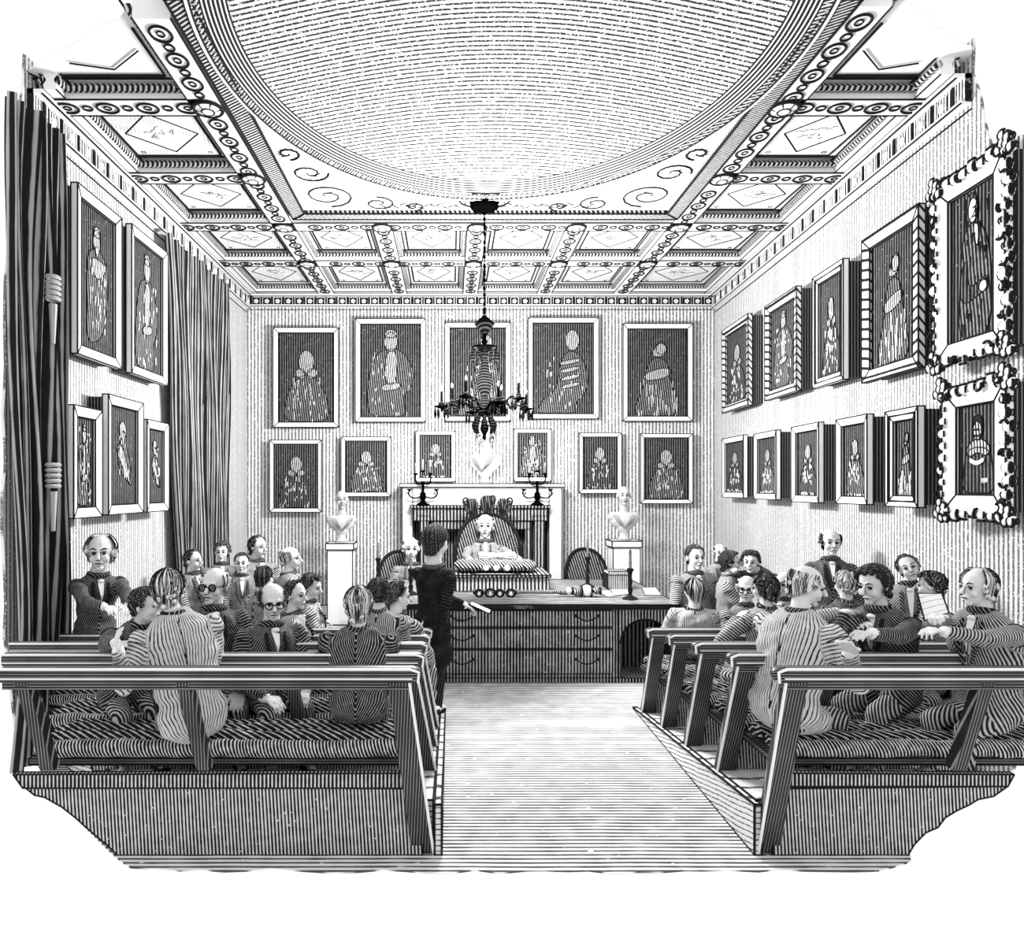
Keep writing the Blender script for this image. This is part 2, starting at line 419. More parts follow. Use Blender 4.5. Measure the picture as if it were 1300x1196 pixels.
for i in (2, 3):
    for a, b in zip(XB[:-1], XB[1:]): coffer(a, b, YY[i], YY[i + 1])
# partial coffers next to the cut
m = M(); z = RZ - .012
m.tube([(-2.98, 5.46, z), (-2.2, 5.46, z), (-2.2, 4.9, z)], .012, 0, 4)
m.tube([(-2.85, 5.3, z), (-2.55, 5.38, z), (-2.27, 5.15, z)], .007, 0, 4)
m.tube([(3.6, 5.46, z), (2.95, 5.46, z), (2.95, 4.85, z)], .012, 0, 4)
m.tube([(3.5, 5.3, z), (3.25, 5.38, z), (3.0, 5.15, z)], .007, 0, 4)
struct(m.build('trim_%d' % (tn[0] + 1), [INK])); tn[0] += 1
# ---- rectangular frame round the oval, spandrels, oval cove and the ruled dome
x0, x1, y1 = -1.72, 2.50, 7.95
m = M(); w = .10
m.hexa([(x0 - .06, 4.4, Z - .02), (x0 + w, 4.4, Z - .02), (x0 + w, y1 - w, Z - .02), (x0 - .06, y1 + .06, Z - .02), (x0 - .06, 4.4, RZ), (x0 + w, 4.4, RZ), (x0 + w, y1 - w, RZ), (x0 - .06, y1 + .06, RZ)], 0)
m.hexa([(x1 - w, 4.4, Z - .02), (x1 + .06, 4.4, Z - .02), (x1 + .06, y1 + .06, Z - .02), (x1 - w, y1 - w, Z - .02), (x1 - w, 4.4, RZ), (x1 + .06, 4.4, RZ), (x1 + .06, y1 + .06, RZ), (x1 - w, y1 - w, RZ)], 0)
m.hexa([(x0 + w, y1 - w, Z - .02), (x1 - w, y1 - w, Z - .02), (x1 + .06, y1 + .06, Z - .02), (x0 - .06, y1 + .06, Z - .02), (x0 + w, y1 - w, RZ), (x1 - w, y1 - w, RZ), (x1 + .06, y1 + .06, RZ), (x0 - .06, y1 + .06, RZ)], 0)
struct(m.build('trim_%d' % (tn[0] + 1), [ring_dark], ink=.012)); tn[0] += 1
# spandrel plate : rectangle minus oval, as a strip
m = M(); zz = Z + .02; n = 120
vs = []; fs = []
for i in range(n + 1):
    a = -PI * .12 + (PI * 1.24) * i / n
    ox, oy = OC[0] + OA * math.cos(a), OC[1] + OB * math.sin(a)
    dx, dy = math.cos(a) * OA, math.sin(a) * OB
    t = 1e9
    if dx > 1e-6: t = min(t, (x1 - .05 - OC[0]) / dx)
    if dx < -1e-6: t = min(t, (x0 + .05 - OC[0]) / dx)
    if dy > 1e-6: t = min(t, (y1 - .05 - OC[1]) / dy)
    t = max(t, 1.0)
    vs += [(ox, oy, zz), (OC[0] + dx * t, OC[1] + dy * t, zz), (ox, oy, zz + .12), (OC[0] + dx * t, OC[1] + dy * t, zz + .12)]
for i in range(n):
    b = i * 4; fs += [(b, b + 4, b + 5, b + 1), (b + 2, b + 3, b + 7, b + 6)]
m.add(vs, fs, 0)
def spiral(cx, cy, r0, turns, dirn, a0, th=.012):
    pts = []; N_ = 26
    for i in range(N_):
        t = i / (N_ - 1); a = a0 + dirn * turns * 2 * PI * t; r = r0 * (1 - t) ** .8 + .01
        pts.append((cx + r * math.cos(a), cy + r * math.sin(a), zz - .004))
    m.tube(pts, [th * (1 - .5 * i / N_) for i in range(N_)], 1, 4)
    for i in range(3, N_ - 4, 2):      # leaf flicks
        p = Vector(pts[i]); q = Vector(pts[i + 1]); d = (q - p).normalized(); s = Vector((-d.y, d.x, 0)) * dirn
        m.tube([p, p + s * .02 - d * .03, p + s * .03 - d * .075], [.008, .010, .003], 1, 4)
for sx in (-1, 1):
    cx = (x0 + .42) if sx < 0 else (x1 - .42)
    spiral(cx, 7.46, .27, 1.8, sx, PI / 2 if sx > 0 else PI / 2)
    spiral(cx - sx * .52, 7.66, .17, 1.5, -sx, -PI / 2)
    spiral(cx + sx * .08, 6.92, .18, 1.5, -sx, 0)
    spiral(cx - sx * .90, 7.74, .10, 1.3, sx, PI / 2)
    spiral(cx + sx * .20, 6.52, .11, 1.2, sx, PI / 2)
    for i in range(16):
        t = i / 15; px = cx - sx * (.55 + t * 1.0); py = 7.72 + .03 * math.sin(t * 20)
        m.tube([(px, py, zz - .004), (px - sx * .05, py + .04 * (-1) ** i, zz - .004), (px - sx * .10, py + .05 * (-1) ** i, zz - .004)], [.010, .007, .003], 1, 4)
struct(m.build('trim_%d' % (tn[0] + 1), [PLASTER, INK])); tn[0] += 1
# oval cove: stepped bands
m = M(); n = 128
prof = [(1.0, Z - .03, 1), (.994, Z - .04, 0), (.984, Z - .04, 1), (.978, Z - .03, 2), (.954, Z - .02, 1)] + [(.948 - .0124 * (i // 2) - .004 * (i % 2), Z - .018 + .0052 * i, (0, 1)[i % 2]) for i in range(12)] + [(.872, Z + .05, 0)]
for (k0, z0, s0), (k1, z1, s1) in zip(prof[:-1], prof[1:]):
    vs = []; fs = []
    for i in range(n + 1):
        a = -.25 * PI + 1.5 * PI * i / n
        for kk, z_ in ((k0, z0), (k1, z1)): vs.append((OC[0] + OA * kk * math.cos(a), OC[1] + OB * kk * math.sin(a), z_))
    for i in range(n): fs.append((2 * i, 2 * i + 1, 2 * i + 3, 2 * i + 2))
    m.add(vs, fs, s0)
for i in range(150):
    a = -.1 * PI + 1.2 * PI * i / 149
    e = lambda kk, z_: (OC[0] + OA * kk * math.cos(a), OC[1] + OB * kk * math.sin(a), z_)
    m.tube([e(.977, Z - .036), e(.959, Z - .024)], .004, 0, 4)
# rim skirt so that the cove is solid seen from the side
struct(m.build('trim_%d' % (tn[0] + 1), [PLASTER, INK, coffer_side])); tn[0] += 1
m = M(); vs = []; fs = []; nr = 8; n = 96       # shallow dome
for j in range(nr + 1):
    kk = .876 * (1 - j / nr); z_ = Z + .045 + .22 * math.sin(j / nr * PI / 2)
    for i in range(n): a = 2 * PI * i / n; vs.append((OC[0] + OA * kk * math.cos(a), OC[1] + OB * kk * math.sin(a), z_))
for j in range(nr):
    for i in range(n): fs.append((j * n + i, j * n + (i + 1) % n, (j + 1) * n + (i + 1) % n, (j + 1) * n + i))
fs = [f for f in fs if sum(vs[i][1] for i in f) / 4 > 3.75]
m.add(vs, fs, 0); struct(m.build('ceiling', [dome_m], smooth=60))
# ================================================================ CURTAINS on the left wall
def curtain(label, y0, y1, z0, z1, folds, seed, gather):
    r = random.Random(seed); base = Vector((XL + .12, (y0 + y1) / 2, z0)); root = thing('curtain', label, 'curtain', base)
    m = M(); nu = folds * 8; nv = 24; vs = []; fs = []; ph = [r.uniform(-.6, .6) for _ in range(folds + 1)]; am = [r.uniform(.5, 1.0) for _ in range(folds + 1)]
    for lay in (0, 1):
        for j in range(nv + 1):
            t = j / nv; z = z0 + (z1 - z0) * t
            for i in range(nu + 1):
                u = i / nu; k = min(folds, int(u * folds)); g = gather(t)
                yy = g[0] + (g[1] - g[0]) * u + .03 * math.sin(t * 5 + k)
                xx = XL + .13 + .075 * am[k] * math.sin(u * folds * 2 * PI + ph[k] + .5 * math.sin(t * 3)) + .02 * math.sin(t * 9 + u * 14)
                vs.append((xx + lay * .012, yy, z))
    st = (nu + 1) * (nv + 1)
    for j in range(nv):
        for i in range(nu):
            a = j * (nu + 1) + i; fs.append((a, a + nu + 1, a + nu + 2, a + 1)); fs.append((st + a, st + a + 1, st + a + nu + 2, st + a + nu + 1))
    for j in range(nv):
        a = j * (nu + 1); fs.append((a, st + a, st + a + nu + 1, a + nu + 1)); a += nu; fs.append((a, a + nu + 1, st + a + nu + 1, st + a))
    m.add(vs, fs, 0); o = m.build('drape', [curtain_m], root, base, smooth=80)
    uv = o.data.uv_layers.new(name='cloth'); n1 = nu + 1; W2 = (y1 - y0) * 1.6
    for l in o.data.loops:
        vi = l.vertex_index % st; uv.data[l.index].uv = (vi % n1 / nu * W2, vs[vi][2])
    return root, base
rt, b = curtain('long dark curtain at the extreme left, nearest the viewer, with a knotted tieback', 5.02, 5.72, .05, 4.86, 7, 3, lambda t: (5.02 + .06 * math.sin(t * 6), 5.70 - .02 * t))
for i, y in enumerate((350, 590)):
    m = M(); c = Vector((XL + .24, 5.35, EYE + (CY - y) * 5.3 / F))
    for k in range(5): m.torus(c + Vector((0, 0, -.04 * k)), .04, .05, .016, n=12, slot=0)
    m.tube([c + Vector((0, 0, -.2)), c + Vector((0, 0, -.5))], [.03, .015], 0, 6)
    m.build('tassel', [curtain_m, PLASTER], rt, b, smooth=50)
curtain('long dark curtain hanging by the far left corner, beyond the portraits', 7.75, 9.95, .05, 4.86, 12, 9, lambda t: (7.75 + .35 * (1 - t), 9.95 - .25 * (1 - t) * t * 2))
# ================================================================ PORTRAITS
OFF = .15
frame_w = mat('frame_white', .9)
rope_w = mat('frame_rope', .86, BLK, (0, 1, .8), .055, .34, .02, .1, coords='object')
canv = mat('canvas_dark', .20, .006, (1, 0, 0), .036, .70, .08, .2, breaks=.06, bscale=14)
sit_lt = mat('sitter_light', .62, BLK, (1, 0, .1), .030, .48, .3, .3)
sit_md = mat('sitter_mid', .28, BLK, (1, 0, .12), .034, .64, .2, .3)
sit_dk = mat('sitter_dark', .22, BLK, (1, 0, 0), .036, .76, .12, .25)
box_shade = mat('frame_shade_hatch', .2, BLK, (1, 1, 0), .02, .72, .05, .1)  # dark hatch standing in for the shadows beside the frames
def ell2(cx, cz, rx, rz, n=18, a0=0, a1=2 * PI):
    return [(cx + rx * math.cos(a0 + (a1 - a0) * i / (n if abs(a1 - a0 - 2 * PI) < 1e-6 else n - 1)), cz + rz * math.sin(a0 + (a1 - a0) * i / (n if abs(a1 - a0 - 2 * PI) < 1e-6 else n - 1))) for i in range(n)]
def smooth_poly(p, it=2):
    for _ in range(it):
        q = []
        for i in range(len(p)):
            a, b = p[i], p[(i + 1) % len(p)]
            q += [(a[0] * .75 + b[0] * .25, a[1] * .75 + b[1] * .25), (a[0] * .25 + b[0] * .75, a[1] * .25 + b[1] * .75)]
        p = q
    return p
def sitter(m, w, h, kind, seed):
    """painted figure, local x right, z up, y toward the viewer negative; slots 0 light,1 mid,2 dark,3 ink,4 white"""
    r = random.Random(seed); lay = [0]
    P = lambda u, v, d: (max(-w / 2, min(w / 2, u)), -.004 - d, max(-h / 2, min(h / 2, v)))
    def pl(poly, slot, out=True):
        lay[0] += 1; d = .0012 * lay[0]
        m.prism(poly, P, d - .001, d, slot)
        if out: m.tube([P(u, v, d + .002) for u, v in poly], max(.004, w * .007), 3, 4, closed=True)
    def dash(n, x0, x1, z0, z1, slot=4, ln=.05, slant=0):
        for _ in range(n):
            x = r.uniform(x0, x1); z = r.uniform(z0, z1); l = ln * h * r.uniform(.5, 1.3)
            m.tube([(x, -.014, z), (x + slant * l, -.014, z - l)], [.005, .003], slot, 4)
    U = w / 2 * 1.13; V = h / 2 * 1.10
    f = 1 if kind in 'ACEGH' else -1
    if kind in 'AB':      # bust with ruff, sloping shoulders
        pl(smooth_poly([(-.78 * U, -.97 * V), (-.66 * U, -.35 * V), (-.28 * U, .04 * V), (.28 * U, .04 * V), (.68 * U, -.35 * V), (.8 * U, -.97 * V)]), 1 if kind == 'A' else 2)
        for sx in (-1, 1): pl(smooth_poly([(sx * .02 * U, .16 * V), (sx * .30 * U, .20 * V), (sx * .40 * U, .06 * V), (sx * .08 * U, -.06 * V)]), 0)
        pl(ell2(0, .33 * V, .25 * U, .24 * V), 0); dash(26, -.45 * U, .45 * U, -.55 * V, .0, ln=.06); dash(14, -.7 * U, .7 * U, -.9 * V, -.3)
    elif kind in 'CD':    # standing three-quarter with arm on hip and cap
        pl(smooth_poly([(-.7 * U, -.97 * V), (-.72 * U, -.3 * V), (-.5 * U, .32 * V), (-.1 * U, .45 * V), (.35 * U, .42 * V), (.72 * U, .0), (.62 * U, -.35 * V), (.35 * U, -.5 * V), (.5 * U, -.97 * V)]), 1)
        pl(smooth_poly([(-.15 * U, .4 * V), (.2 * U, .4 * V), (.18 * U, -.2 * V), (.0, -.3 * V), (-.18 * U, -.2 * V)]), 0)
        pl(ell2(0, .58 * V, .20 * U, .19 * V), 0); pl(smooth_poly([(-.2 * U, .66 * V), (-.15 * U, .82 * V), (.15 * U, .82 * V), (.2 * U, .66 * V)]), 0)
        pl(smooth_poly([(-.3 * U, -.28 * V), (.3 * U, -.22 * V), (.3 * U, -.36 * V), (-.28 * U, -.42 * V)]), 0); dash(30, -.6 * U, .6 * U, -.9 * V, .3)
    elif kind in 'EF':    # seated in a full gown, turned
        pl(smooth_poly([(-.85 * U, -.97 * V), (-.6 * U, -.6 * V), (-.2 * U, -.45 * V), (-.1 * U, .1 * V), (.12 * U, .38 * V), (.5 * U, .32 * V), (.78 * U, -.1 * V), (.7 * U, -.5 * V), (.35 * U, -.7 * V), (.4 * U, -.97 * V)]), 1)
        for q in range(4): pl(smooth_poly([(-.1 * U + q * .02 * U, (.14 - q * .16) * V), (.5 * U, (.22 - q * .16) * V), (.52 * U, (.14 - q * .16) * V), (-.08 * U, (.05 - q * .16) * V)]), 0)
        pl(ell2(.28 * U, .58 * V, .21 * U, .21 * V), 0); dash(26, -.5 * U, .6 * U, -.85 * V, .2)
    elif kind in 'GH':    # lady in profile, wide skirt
        pl(smooth_poly([(-.85 * U, -.97 * V), (-.4 * U, -.3 * V), (-.3 * U, .2 * V), (.0, .36 * V), (.35 * U, .2 * V), (.4 * U, -.2 * V), (.8 * U, -.97 * V)]), 1)
        pl(smooth_poly([(-.42 * U, .0), (.4 * U, .14 * V), (.42 * U, -.08 * V), (-.38 * U, -.2 * V)]), 0)
        pl(smooth_poly([(-.18 * U, .34 * V), (-.12 * U, .5 * V), (.1 * U, .66 * V), (.3 * U, .55 * V), (.22 * U, .34 * V)]), 0); pl(ell2(.12 * U, .52 * V, .16 * U, .13 * V), 0)
        dash(30, -.6 * U, .6 * U, -.9 * V, -.1, ln=.12)
    elif kind == 'K':     # man with folded hands, big coat
        pl(smooth_poly([(-.62 * U, -.97 * V), (-.55 * U, -.2 * V), (-.42 * U, .42 * V), (.0, .54 * V), (.45 * U, .4 * V), (.72 * U, .0), (.75 * U, -.97 * V)]), 1)
        pl(smooth_poly([(-.5 * U, -.02 * V), (-.55 * U, -.5 * V), (.3 * U, -.42 * V), (.62 * U, -.36 * V), (.6 * U, -.2 * V), (.2 * U, -.26 * V), (-.2 * U, -.3 * V), (-.22 * U, .1 * V)]), 2)
        pl(ell2(.42 * U, -.33 * V, .16 * U, .07 * V), 4); pl(smooth_poly([(0, .5 * V), (.28 * U, .46 * V), (.2 * U, .1 * V)]), 4)
        pl(smooth_poly([(-.3 * U, .52 * V), (-.3 * U, .84 * V), (.02 * U, .9 * V), (.2 * U, .8 * V), (.1 * U, .6 * V)]), 2)
        pl(ell2(.03 * U, .66 * V, .19 * U, .15 * V), 4)
        m.tube([(.08 * U, -.02, .68 * V), (.16 * U, -.02, .69 * V)], .007, 3, 4); m.tube([(.19 * U, -.02, .68 * V), (.22 * U, -.02, .61 * V)], .006, 3, 4); m.tube([(.09 * U, -.02, .57 * V), (.17 * U, -.02, .575 * V)], .006, 3, 4)
        dash(34, -.45 * U, .65 * U, -.9 * V, .4, slot=3, ln=.07)
    elif kind == 'L':     # frontal sitter, wide white collar
        pl(smooth_poly([(-.85 * U, -.97 * V), (-.7 * U, -.3 * V), (-.5 * U, .05 * V), (.5 * U, .05 * V), (.72 * U, -.3 * V), (.85 * U, -.97 * V)]), 2)
        pl(smooth_poly([(-.26 * U, .22 * V), (-.62 * U, .0), (-.4 * U, -.16 * V), (0, -.04 * V), (.42 * U, -.16 * V), (.66 * U, .0), (.28 * U, .22 * V)], 1), 0)
        pl(smooth_poly([(-.28 * U, .3 * V), (-.26 * U, .66 * V), (0, .76 * V), (.26 * U, .66 * V), (.28 * U, .3 * V)]), 3); pl(ell2(0, .40 * V, .22 * U, .2 * V), 0)
        for sx in (-1, 1): m.tube([(sx * .05 * U, -.02, .42 * V), (sx * .13 * U, -.02, .42 * V)], .007, 3, 4)
        m.tube([(-.05 * U, -.02, .29 * V), (.05 * U, -.02, .29 * V)], .008, 3, 4)
        for i in range(12): m.ell((-.3 * U + .055 * U * i, -.016, -.22 * V - .06 * V * math.sin(i * .28)), (.012, .004, .016), slot=4, n=6, k=4)
        dash(10, .2 * U, .6 * U, -.6 * V, -.2)
    elif kind == 'M':     # robed elder with beard, gathered cloak
        pl(smooth_poly([(-.5 * U, -.9 * V), (-.5 * U, -.3 * V), (-.5 * U, .3 * V), (-.15 * U, .42 * V), (.2 * U, .42 * V), (.6 * U, .3 * V), (.62 * U, -.2 * V), (.4 * U, -.7 * V)]), 1)
        pl(smooth_poly([(-.42 * U, .3 * V), (.5 * U, .3 * V), (.35 * U, .08 * V), (-.1 * U, .02 * V)]), 0)
        pl(ell2(.0, .52 * V, .2 * U, .16 * V), 0); pl(smooth_poly([(-.18 * U, .58 * V), (-.12 * U, .72 * V), (.14 * U, .72 * V), (.18 * U, .58 * V)]), 0)
        pl(smooth_poly([(-.14 * U, .45 * V), (.14 * U, .45 * V), (.02 * U, .28 * V)]), 4); dash(36, -.4 * U, .45 * U, -.6 * V, .2)
    elif kind == 'N':     # draped figure, diagonal cloth
        pl(smooth_poly([(-.35 * U, -.2 * V), (-.3 * U, .2 * V), (.0, .34 * V), (.4 * U, .1 * V), (.75 * U, -.6 * V), (.3 * U, -.5 * V)]), 1)
        pl(smooth_poly([(-.5 * U, .1 * V), (-.1 * U, .3 * V), (.5 * U, -.4 * V), (.62 * U, -.62 * V), (.1 * U, -.3 * V)]), 0)
        pl(ell2(-.02 * U, .50 * V, .24 * U, .18 * V), 0); m.tube([(-.02 * U, -.02, .5 * V), (.04 * U, -.02, .44 * V)], .007, 3, 4); dash(14, -.3 * U, .5 * U, -.4 * V, .2)
    # a face for the larger heads
SIT_MATS = None
def picture(wall, x0, x1, yt, yb, style, kind, label, seed, group):
    global SIT_MATS
    SIT_MATS = [sit_lt, sit_md, sit_dk, INK, frame_w]
    if wall == 'b':
        Y = YB - OFF; s = F / Y
        a = Vector(((x0 - CX) / s, Y, 0)); b = Vector(((x1 - CX) / s, Y, 0))
        zt = EYE + (CY - yt) / s; zb = EYE + (CY - yb) / s; rz = 0
    elif wall == 'l':
        X = XL + OFF; Ya = X * F / (x0 - CX); Yb = X * F / (x1 - CX)
        a = Vector((X, Ya, 0)); b = Vector((X, Yb, 0)); rz = R(90)
        zt = EYE + ((CY - yt[0]) * Ya + (CY - yt[1]) * Yb) / 2 / F; zb = EYE + ((CY - yb[0]) * Ya + (CY - yb[1]) * Yb) / 2 / F
    else:
        g = lambda x: (3.525 - OFF) / ((x - CX) / F - .06)
        Ya, Yb = g(x0), g(x1); a = Vector((XR(Ya) - OFF, Ya, 0)); b = Vector((XR(Yb) - OFF, Yb, 0))
        rz = math.atan2((b - a).y, (b - a).x)
        zt = EYE + ((CY - yt[0]) * Ya + (CY - yt[1]) * Yb) / 2 / F; zb = EYE + ((CY - yb[0]) * Ya + (CY - yb[1]) * Yb) / 2 / F
    w = (b - a).length; h = zt - zb; c = (a + b) / 2; c.z = (zt + zb) / 2
    if wall == 'b': fw = .075 if h > 1.2 else .06
    elif wall == 'l': fw = .085
    else: fw = {'rope': .10, 'plain': .07, 'double': .09, 'rococo': .13}[style]
    root = thing('portrait_painting', label, 'painting', c, rz, group)
    U, V = w / 2, h / 2
    # frame : four mitred members, a dark slip inside, deep box behind coloured as the frame's shadow
    m = M(); dpt = .055
    o = [(-U, -V), (U, -V), (U, V), (-U, V)]; i_ = [(-U + fw, -V + fw), (U - fw, -V + fw), (U - fw, V - fw), (-U + fw, V - fw)]
    for k in range(4):
        k2 = (k + 1) % 4; p = [o[k], o[k2], i_[k2], i_[k]]
        m.hexa([(x, .0, z) for x, z in p] + [(x, -dpt * (1 if q < 2 else .7), z) for q, (x, z) in enumerate(p)], 0 if style != 'rope' else 1)
    if style == 'double' or style == 'plain' and wall == 'l':
        e = fw * .5; q = [(-U + e, -V + e), (U - e, -V + e), (U - e, V - e), (-U + e, V - e)]
        if style == 'double': m.tube([(x, -dpt * .88, z) for x, z in q], .008, 2, 4, closed=True)
    if style == 'rococo':
        rr = random.Random(seed)
        for k in range(4):
            A, B = Vector((*o[k], 0)), Vector((*o[(k + 1) % 4], 0)); L = (B - A).length; n = int(L / .085)
            for t in range(n):
                p = A + (B - A) * ((t + .5) / n); rad = rr.uniform(.028, .046); off = rr.uniform(-.02, .02)
                d = Vector((p.x, p.y, 0)); d = Vector((math.copysign(1, p.x) if abs(abs(p.x) - U) < .01 else 0, math.copysign(1, p.y) if abs(abs(p.y) - V) < .01 else 0, 0))
                p = p + d * off; m.ell((p.x, -.04, p.y), (rad * 1.2, .035, rad), slot=0, n=9, k=6)
                if t % 2 == 0:
                    a0 = rr.uniform(0, 6.28)
                    m.tube([(p.x + rad * math.cos(a0 + q * .5), -.078, p.y + rad * math.sin(a0 + q * .5)) for q in range(5)], .0045, 2, 4)
                m.tube([(p.x + d.x * rad + q * .03 * d.y, -.055, p.y + d.y * rad + q * .03 * d.x) for q in (-1, 0, 1)], .0045, 2, 4)
        for cx_, cz_ in o:
            for qq in range(7):
                a_ = qq * 2.4; rr_ = .02 + .009 * qq; m.ell((cx_ + rr_ * math.cos(a_), -.05, cz_ + rr_ * math.sin(a_)), (.036, .03, .036), slot=0, n=9, k=6)
                m.tube([(cx_ + rr_ * math.cos(a_) + .034 * math.cos(a_ + w_), -.062, cz_ + rr_ * math.sin(a_) + .034 * math.sin(a_ + w_)) for w_ in (-.9, -.3, .3, .9)], .0045, 2, 4)
    m.build('picture_frame', [frame_w, rope_w, INK], root, ink=.0075 if wall == 'b' else .007, ang=35)
    m = M(); q = i_; e = .018
    m.box(-U + fw, U - fw, -.012, .0, -V + fw, V - fw, 0)
    sl = m.build('canvas', [canv], root, ink=.013, ang=50)
    m = M(); m.box(-U + .02, U - .02, .001, OFF - .012, -V + .02, V - .02, 0); m.build('shade_backing', [box_shade], root)  # box sides carry the frame's shadow as dark colour
    m = M(); sitter(m, w - 2 * fw - .03, h - 2 * fw - .03, kind, seed)
    for q in range(len(m.v)): x, y, z = m.v[q]; m.v[q] = (x, y - .009, z)
    m.build('painted_sitter', SIT_MATS, root)
    return root
gB, gL, gR = 'framed portraits on the back wall', 'framed portraits on the left wall', 'framed portraits on the right wall'
PIC = [
 ('b', 348, 430.5, 417, 542.6, 'plain', 'A', 'large white-framed portrait of a sitter in a ruff, leftmost of the upper back row', gB),
 ('b', 452, 540.5, 406, 536, 'plain', 'C', 'large white-framed portrait of a figure with tall cap, second in the upper back row', gB),
 ('b', 565, 648, 410.6, 535, 'plain', 'F', 'large portrait on the back wall directly behind the chandelier', gB),
 ('b', 670, 759, 404.5, 532, 'plain', 'E', 'large portrait of a seated robed sitter just right of the chandelier', gB),
 ('b', 790, 878, 412, 535, 'plain', 'G', 'large portrait of a figure in a wide skirt, rightmost of the upper back row', gB),
 ('b', 343.5, 409, 559, 650, 'plain', 'B', 'small portrait below the ruffed sitter, leftmost of the lower back row', gB),
 ('b', 434, 496.5, 555, 630, 'plain', 'A', 'small portrait on the back wall above the left pedestal bust', gB),
 ('b', 528, 578, 547.6, 611.5, 'plain', 'B', 'small portrait standing above the left end of the chimneypiece', gB),
 ('b', 652, 699, 545, 611, 'plain', 'D', 'small portrait above the right end of the chimneypiece', gB),
 ('b', 734.5, 788, 550, 626, 'plain', 'B', 'small portrait on the back wall above left of the right pedestal bust', gB),
 ('b', 812, 878, 551, 639, 'plain', 'A', 'small portrait rightmost of the lower row on the back wall', gB),
 ('l', 90, 147, (233, 276), (448.5, 469), 'plain', 'M', 'tall portrait of a bearded robed figure beside the nearest curtain on the left wall', gL),
 ('l', 160, 206.5, (286, 320), (474, 489), 'plain', 'D', 'tall portrait in the upper row of the left wall, next to the far curtain', gL),
 ('l', 85, 122, (514.5, 521), (659, 655), 'plain', 'D', 'narrow portrait at the near end of the lower row on the left wall', gL),
 ('l', 130, 175, (500.5, 512), (654, 650), 'plain', 'N', 'portrait of a figure in a diagonal drape, tallest in the lower left wall row', gL),
 ('l', 180, 208, (532, 538.6), (650, 648), 'plain', 'N', 'smallest portrait of the lower left wall row, against the far curtain', gL),
 ('r', 921.5, 955, (417.7, 401), (524, 514.6), 'rope', 'B', 'rope-framed portrait of the upper right wall row nearest the back wall', gR),
 ('r', 977, 1017.5, (385, 368), (508.5, 496), 'rope', 'D', 'rope-framed portrait second from the back wall in the upper right row', gR),
 ('r', 1038.5, 1078, (350, 331.6), (493, 482), 'double', 'B', 'plain double-lined frame between the rope-framed portraits on the right wall', gR),
 ('r', 1102, 1175, (301, 264), (487, 465), 'rope', 'H', 'largest rope-framed portrait, of a standing figure in profile, on the right wall', gR),
 ('r', 1196, 1287, (238, 190), (463, 441), 'rococo', 'K', 'huge ornate scroll-framed portrait of a man with folded hands, upper right wall', gR),
 ('r', 921.5, 949, (556, 554), (631.5, 631.5), 'plain', 'B', 'small portrait of the lower right wall row nearest the back wall', gR),
 ('r', 962.5, 991, (551.5, 546), (633, 634.6), 'plain', 'A', 'second small portrait from the back wall in the lower right wall row', gR),
 ('r', 1011, 1046, (541, 537.7), (636, 639), 'plain', 'B', 'portrait in the lower right wall row above the standing man', gR),
 ('r', 1068.6, 1108.6, (531.5, 527.5), (637.7, 642), 'plain', 'A', 'portrait in the lower right wall row above the dark-haired reader', gR),
 ('r', 1132, 1174, (521, 517.7), (642, 645), 'double', 'H', 'double-lined narrow portrait just left of the ornate collar portrait', gR),
 ('r', 1206, 1288, (496, 482), (649, 656), 'rococo', 'L', 'ornate scroll-framed portrait of a sitter in a wide white collar, lower right wall', gR),
]
for i, p in enumerate(PIC): picture(*p[:7], p[7], i + 11, p[8])
# ================================================================ CHIMNEYPIECE
def bxp(p0, p1):  # pixel box helper unused
    pass
Yf = 10.75; s = F / Yf
X = lambda x, Y: (x - CX) * Y / F
Zz = lambda y, Y: EYE + (CY - y) * Y / F
base = Vector((X(612, Yf), Yf, 0)); root = thing('chimneypiece', 'white marble chimneypiece with a dark inner mantel in the middle of the back wall', 'fireplace', base)
xa, xb = X(511, Yf), X(713, Yf); zt = Zz(614, Yf)
m = M(); m.box(xa, X(524, Yf), Yf, YB - .03, 0, zt - .05); m.build('jamb', [PLASTER], root, base, ink=.008)
m = M(); m.box(X(697, Yf), xb, Yf, YB - .03, 0, zt - .05); m.build('jamb', [PLASTER], root, base, ink=.008)
m = M(); m.box(X(524, Yf), X(697, Yf), Yf, YB - .03, Zz(645, Yf), zt - .05); m.build('lintel', [PLASTER], root, base, ink=.008)
m = M(); m.box(xa - .04, xb + .04, Yf - .06, YB - .001, zt - .05, zt); m.build('mantelshelf', [PLASTER], root, base, ink=.010)
Yi = Yf - .16
m = M(); m.box(X(521, Yi), X(698, Yi), Yi - .04, Yf + .2, Zz(645, Yi), Zz(641.5, Yi)); m.box(X(524, Yi), X(695, Yi), Yi, Yf + .2, Zz(661, Yi), Zz(645, Yi)); m.build('inner_mantel', [marble_dark], root, base, ink=.008)
for a, b in ((529, 547), (676, 694)):
    m = M(); m.box(X(a, Yi), X(b, Yi), Yi - .01, Yf + .2, Zz(661, Yi), Zz(655, Yi)); m.box(X(a + 3, Yi), X(b - 3, Yi), Yi, Yf + .2, .12, Zz(661, Yi)); m.box(X(a, Yi), X(b, Yi), Yi - .02, Yf + .2, 0, .12)
    m.build('pilaster', [marble_dark], root, base, ink=.007)
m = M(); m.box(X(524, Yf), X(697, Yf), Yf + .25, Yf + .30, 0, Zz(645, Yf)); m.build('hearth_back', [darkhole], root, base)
m = M(); m.box(X(548, Yi), X(675, Yi), Yi + .03, Yi + .07, Zz(672, Yi), Zz(661, Yi)); m.box(X(548, Yi), X(556, Yi), Yi + .03, Yi + .07, 0, Zz(672, Yi)); m.box(X(667, Yi), X(675, Yi), Yi + .03, Yi + .07, 0, Zz(672, Yi)); m.build('hearth_surround', [marble_dark], root, base, ink=.007)
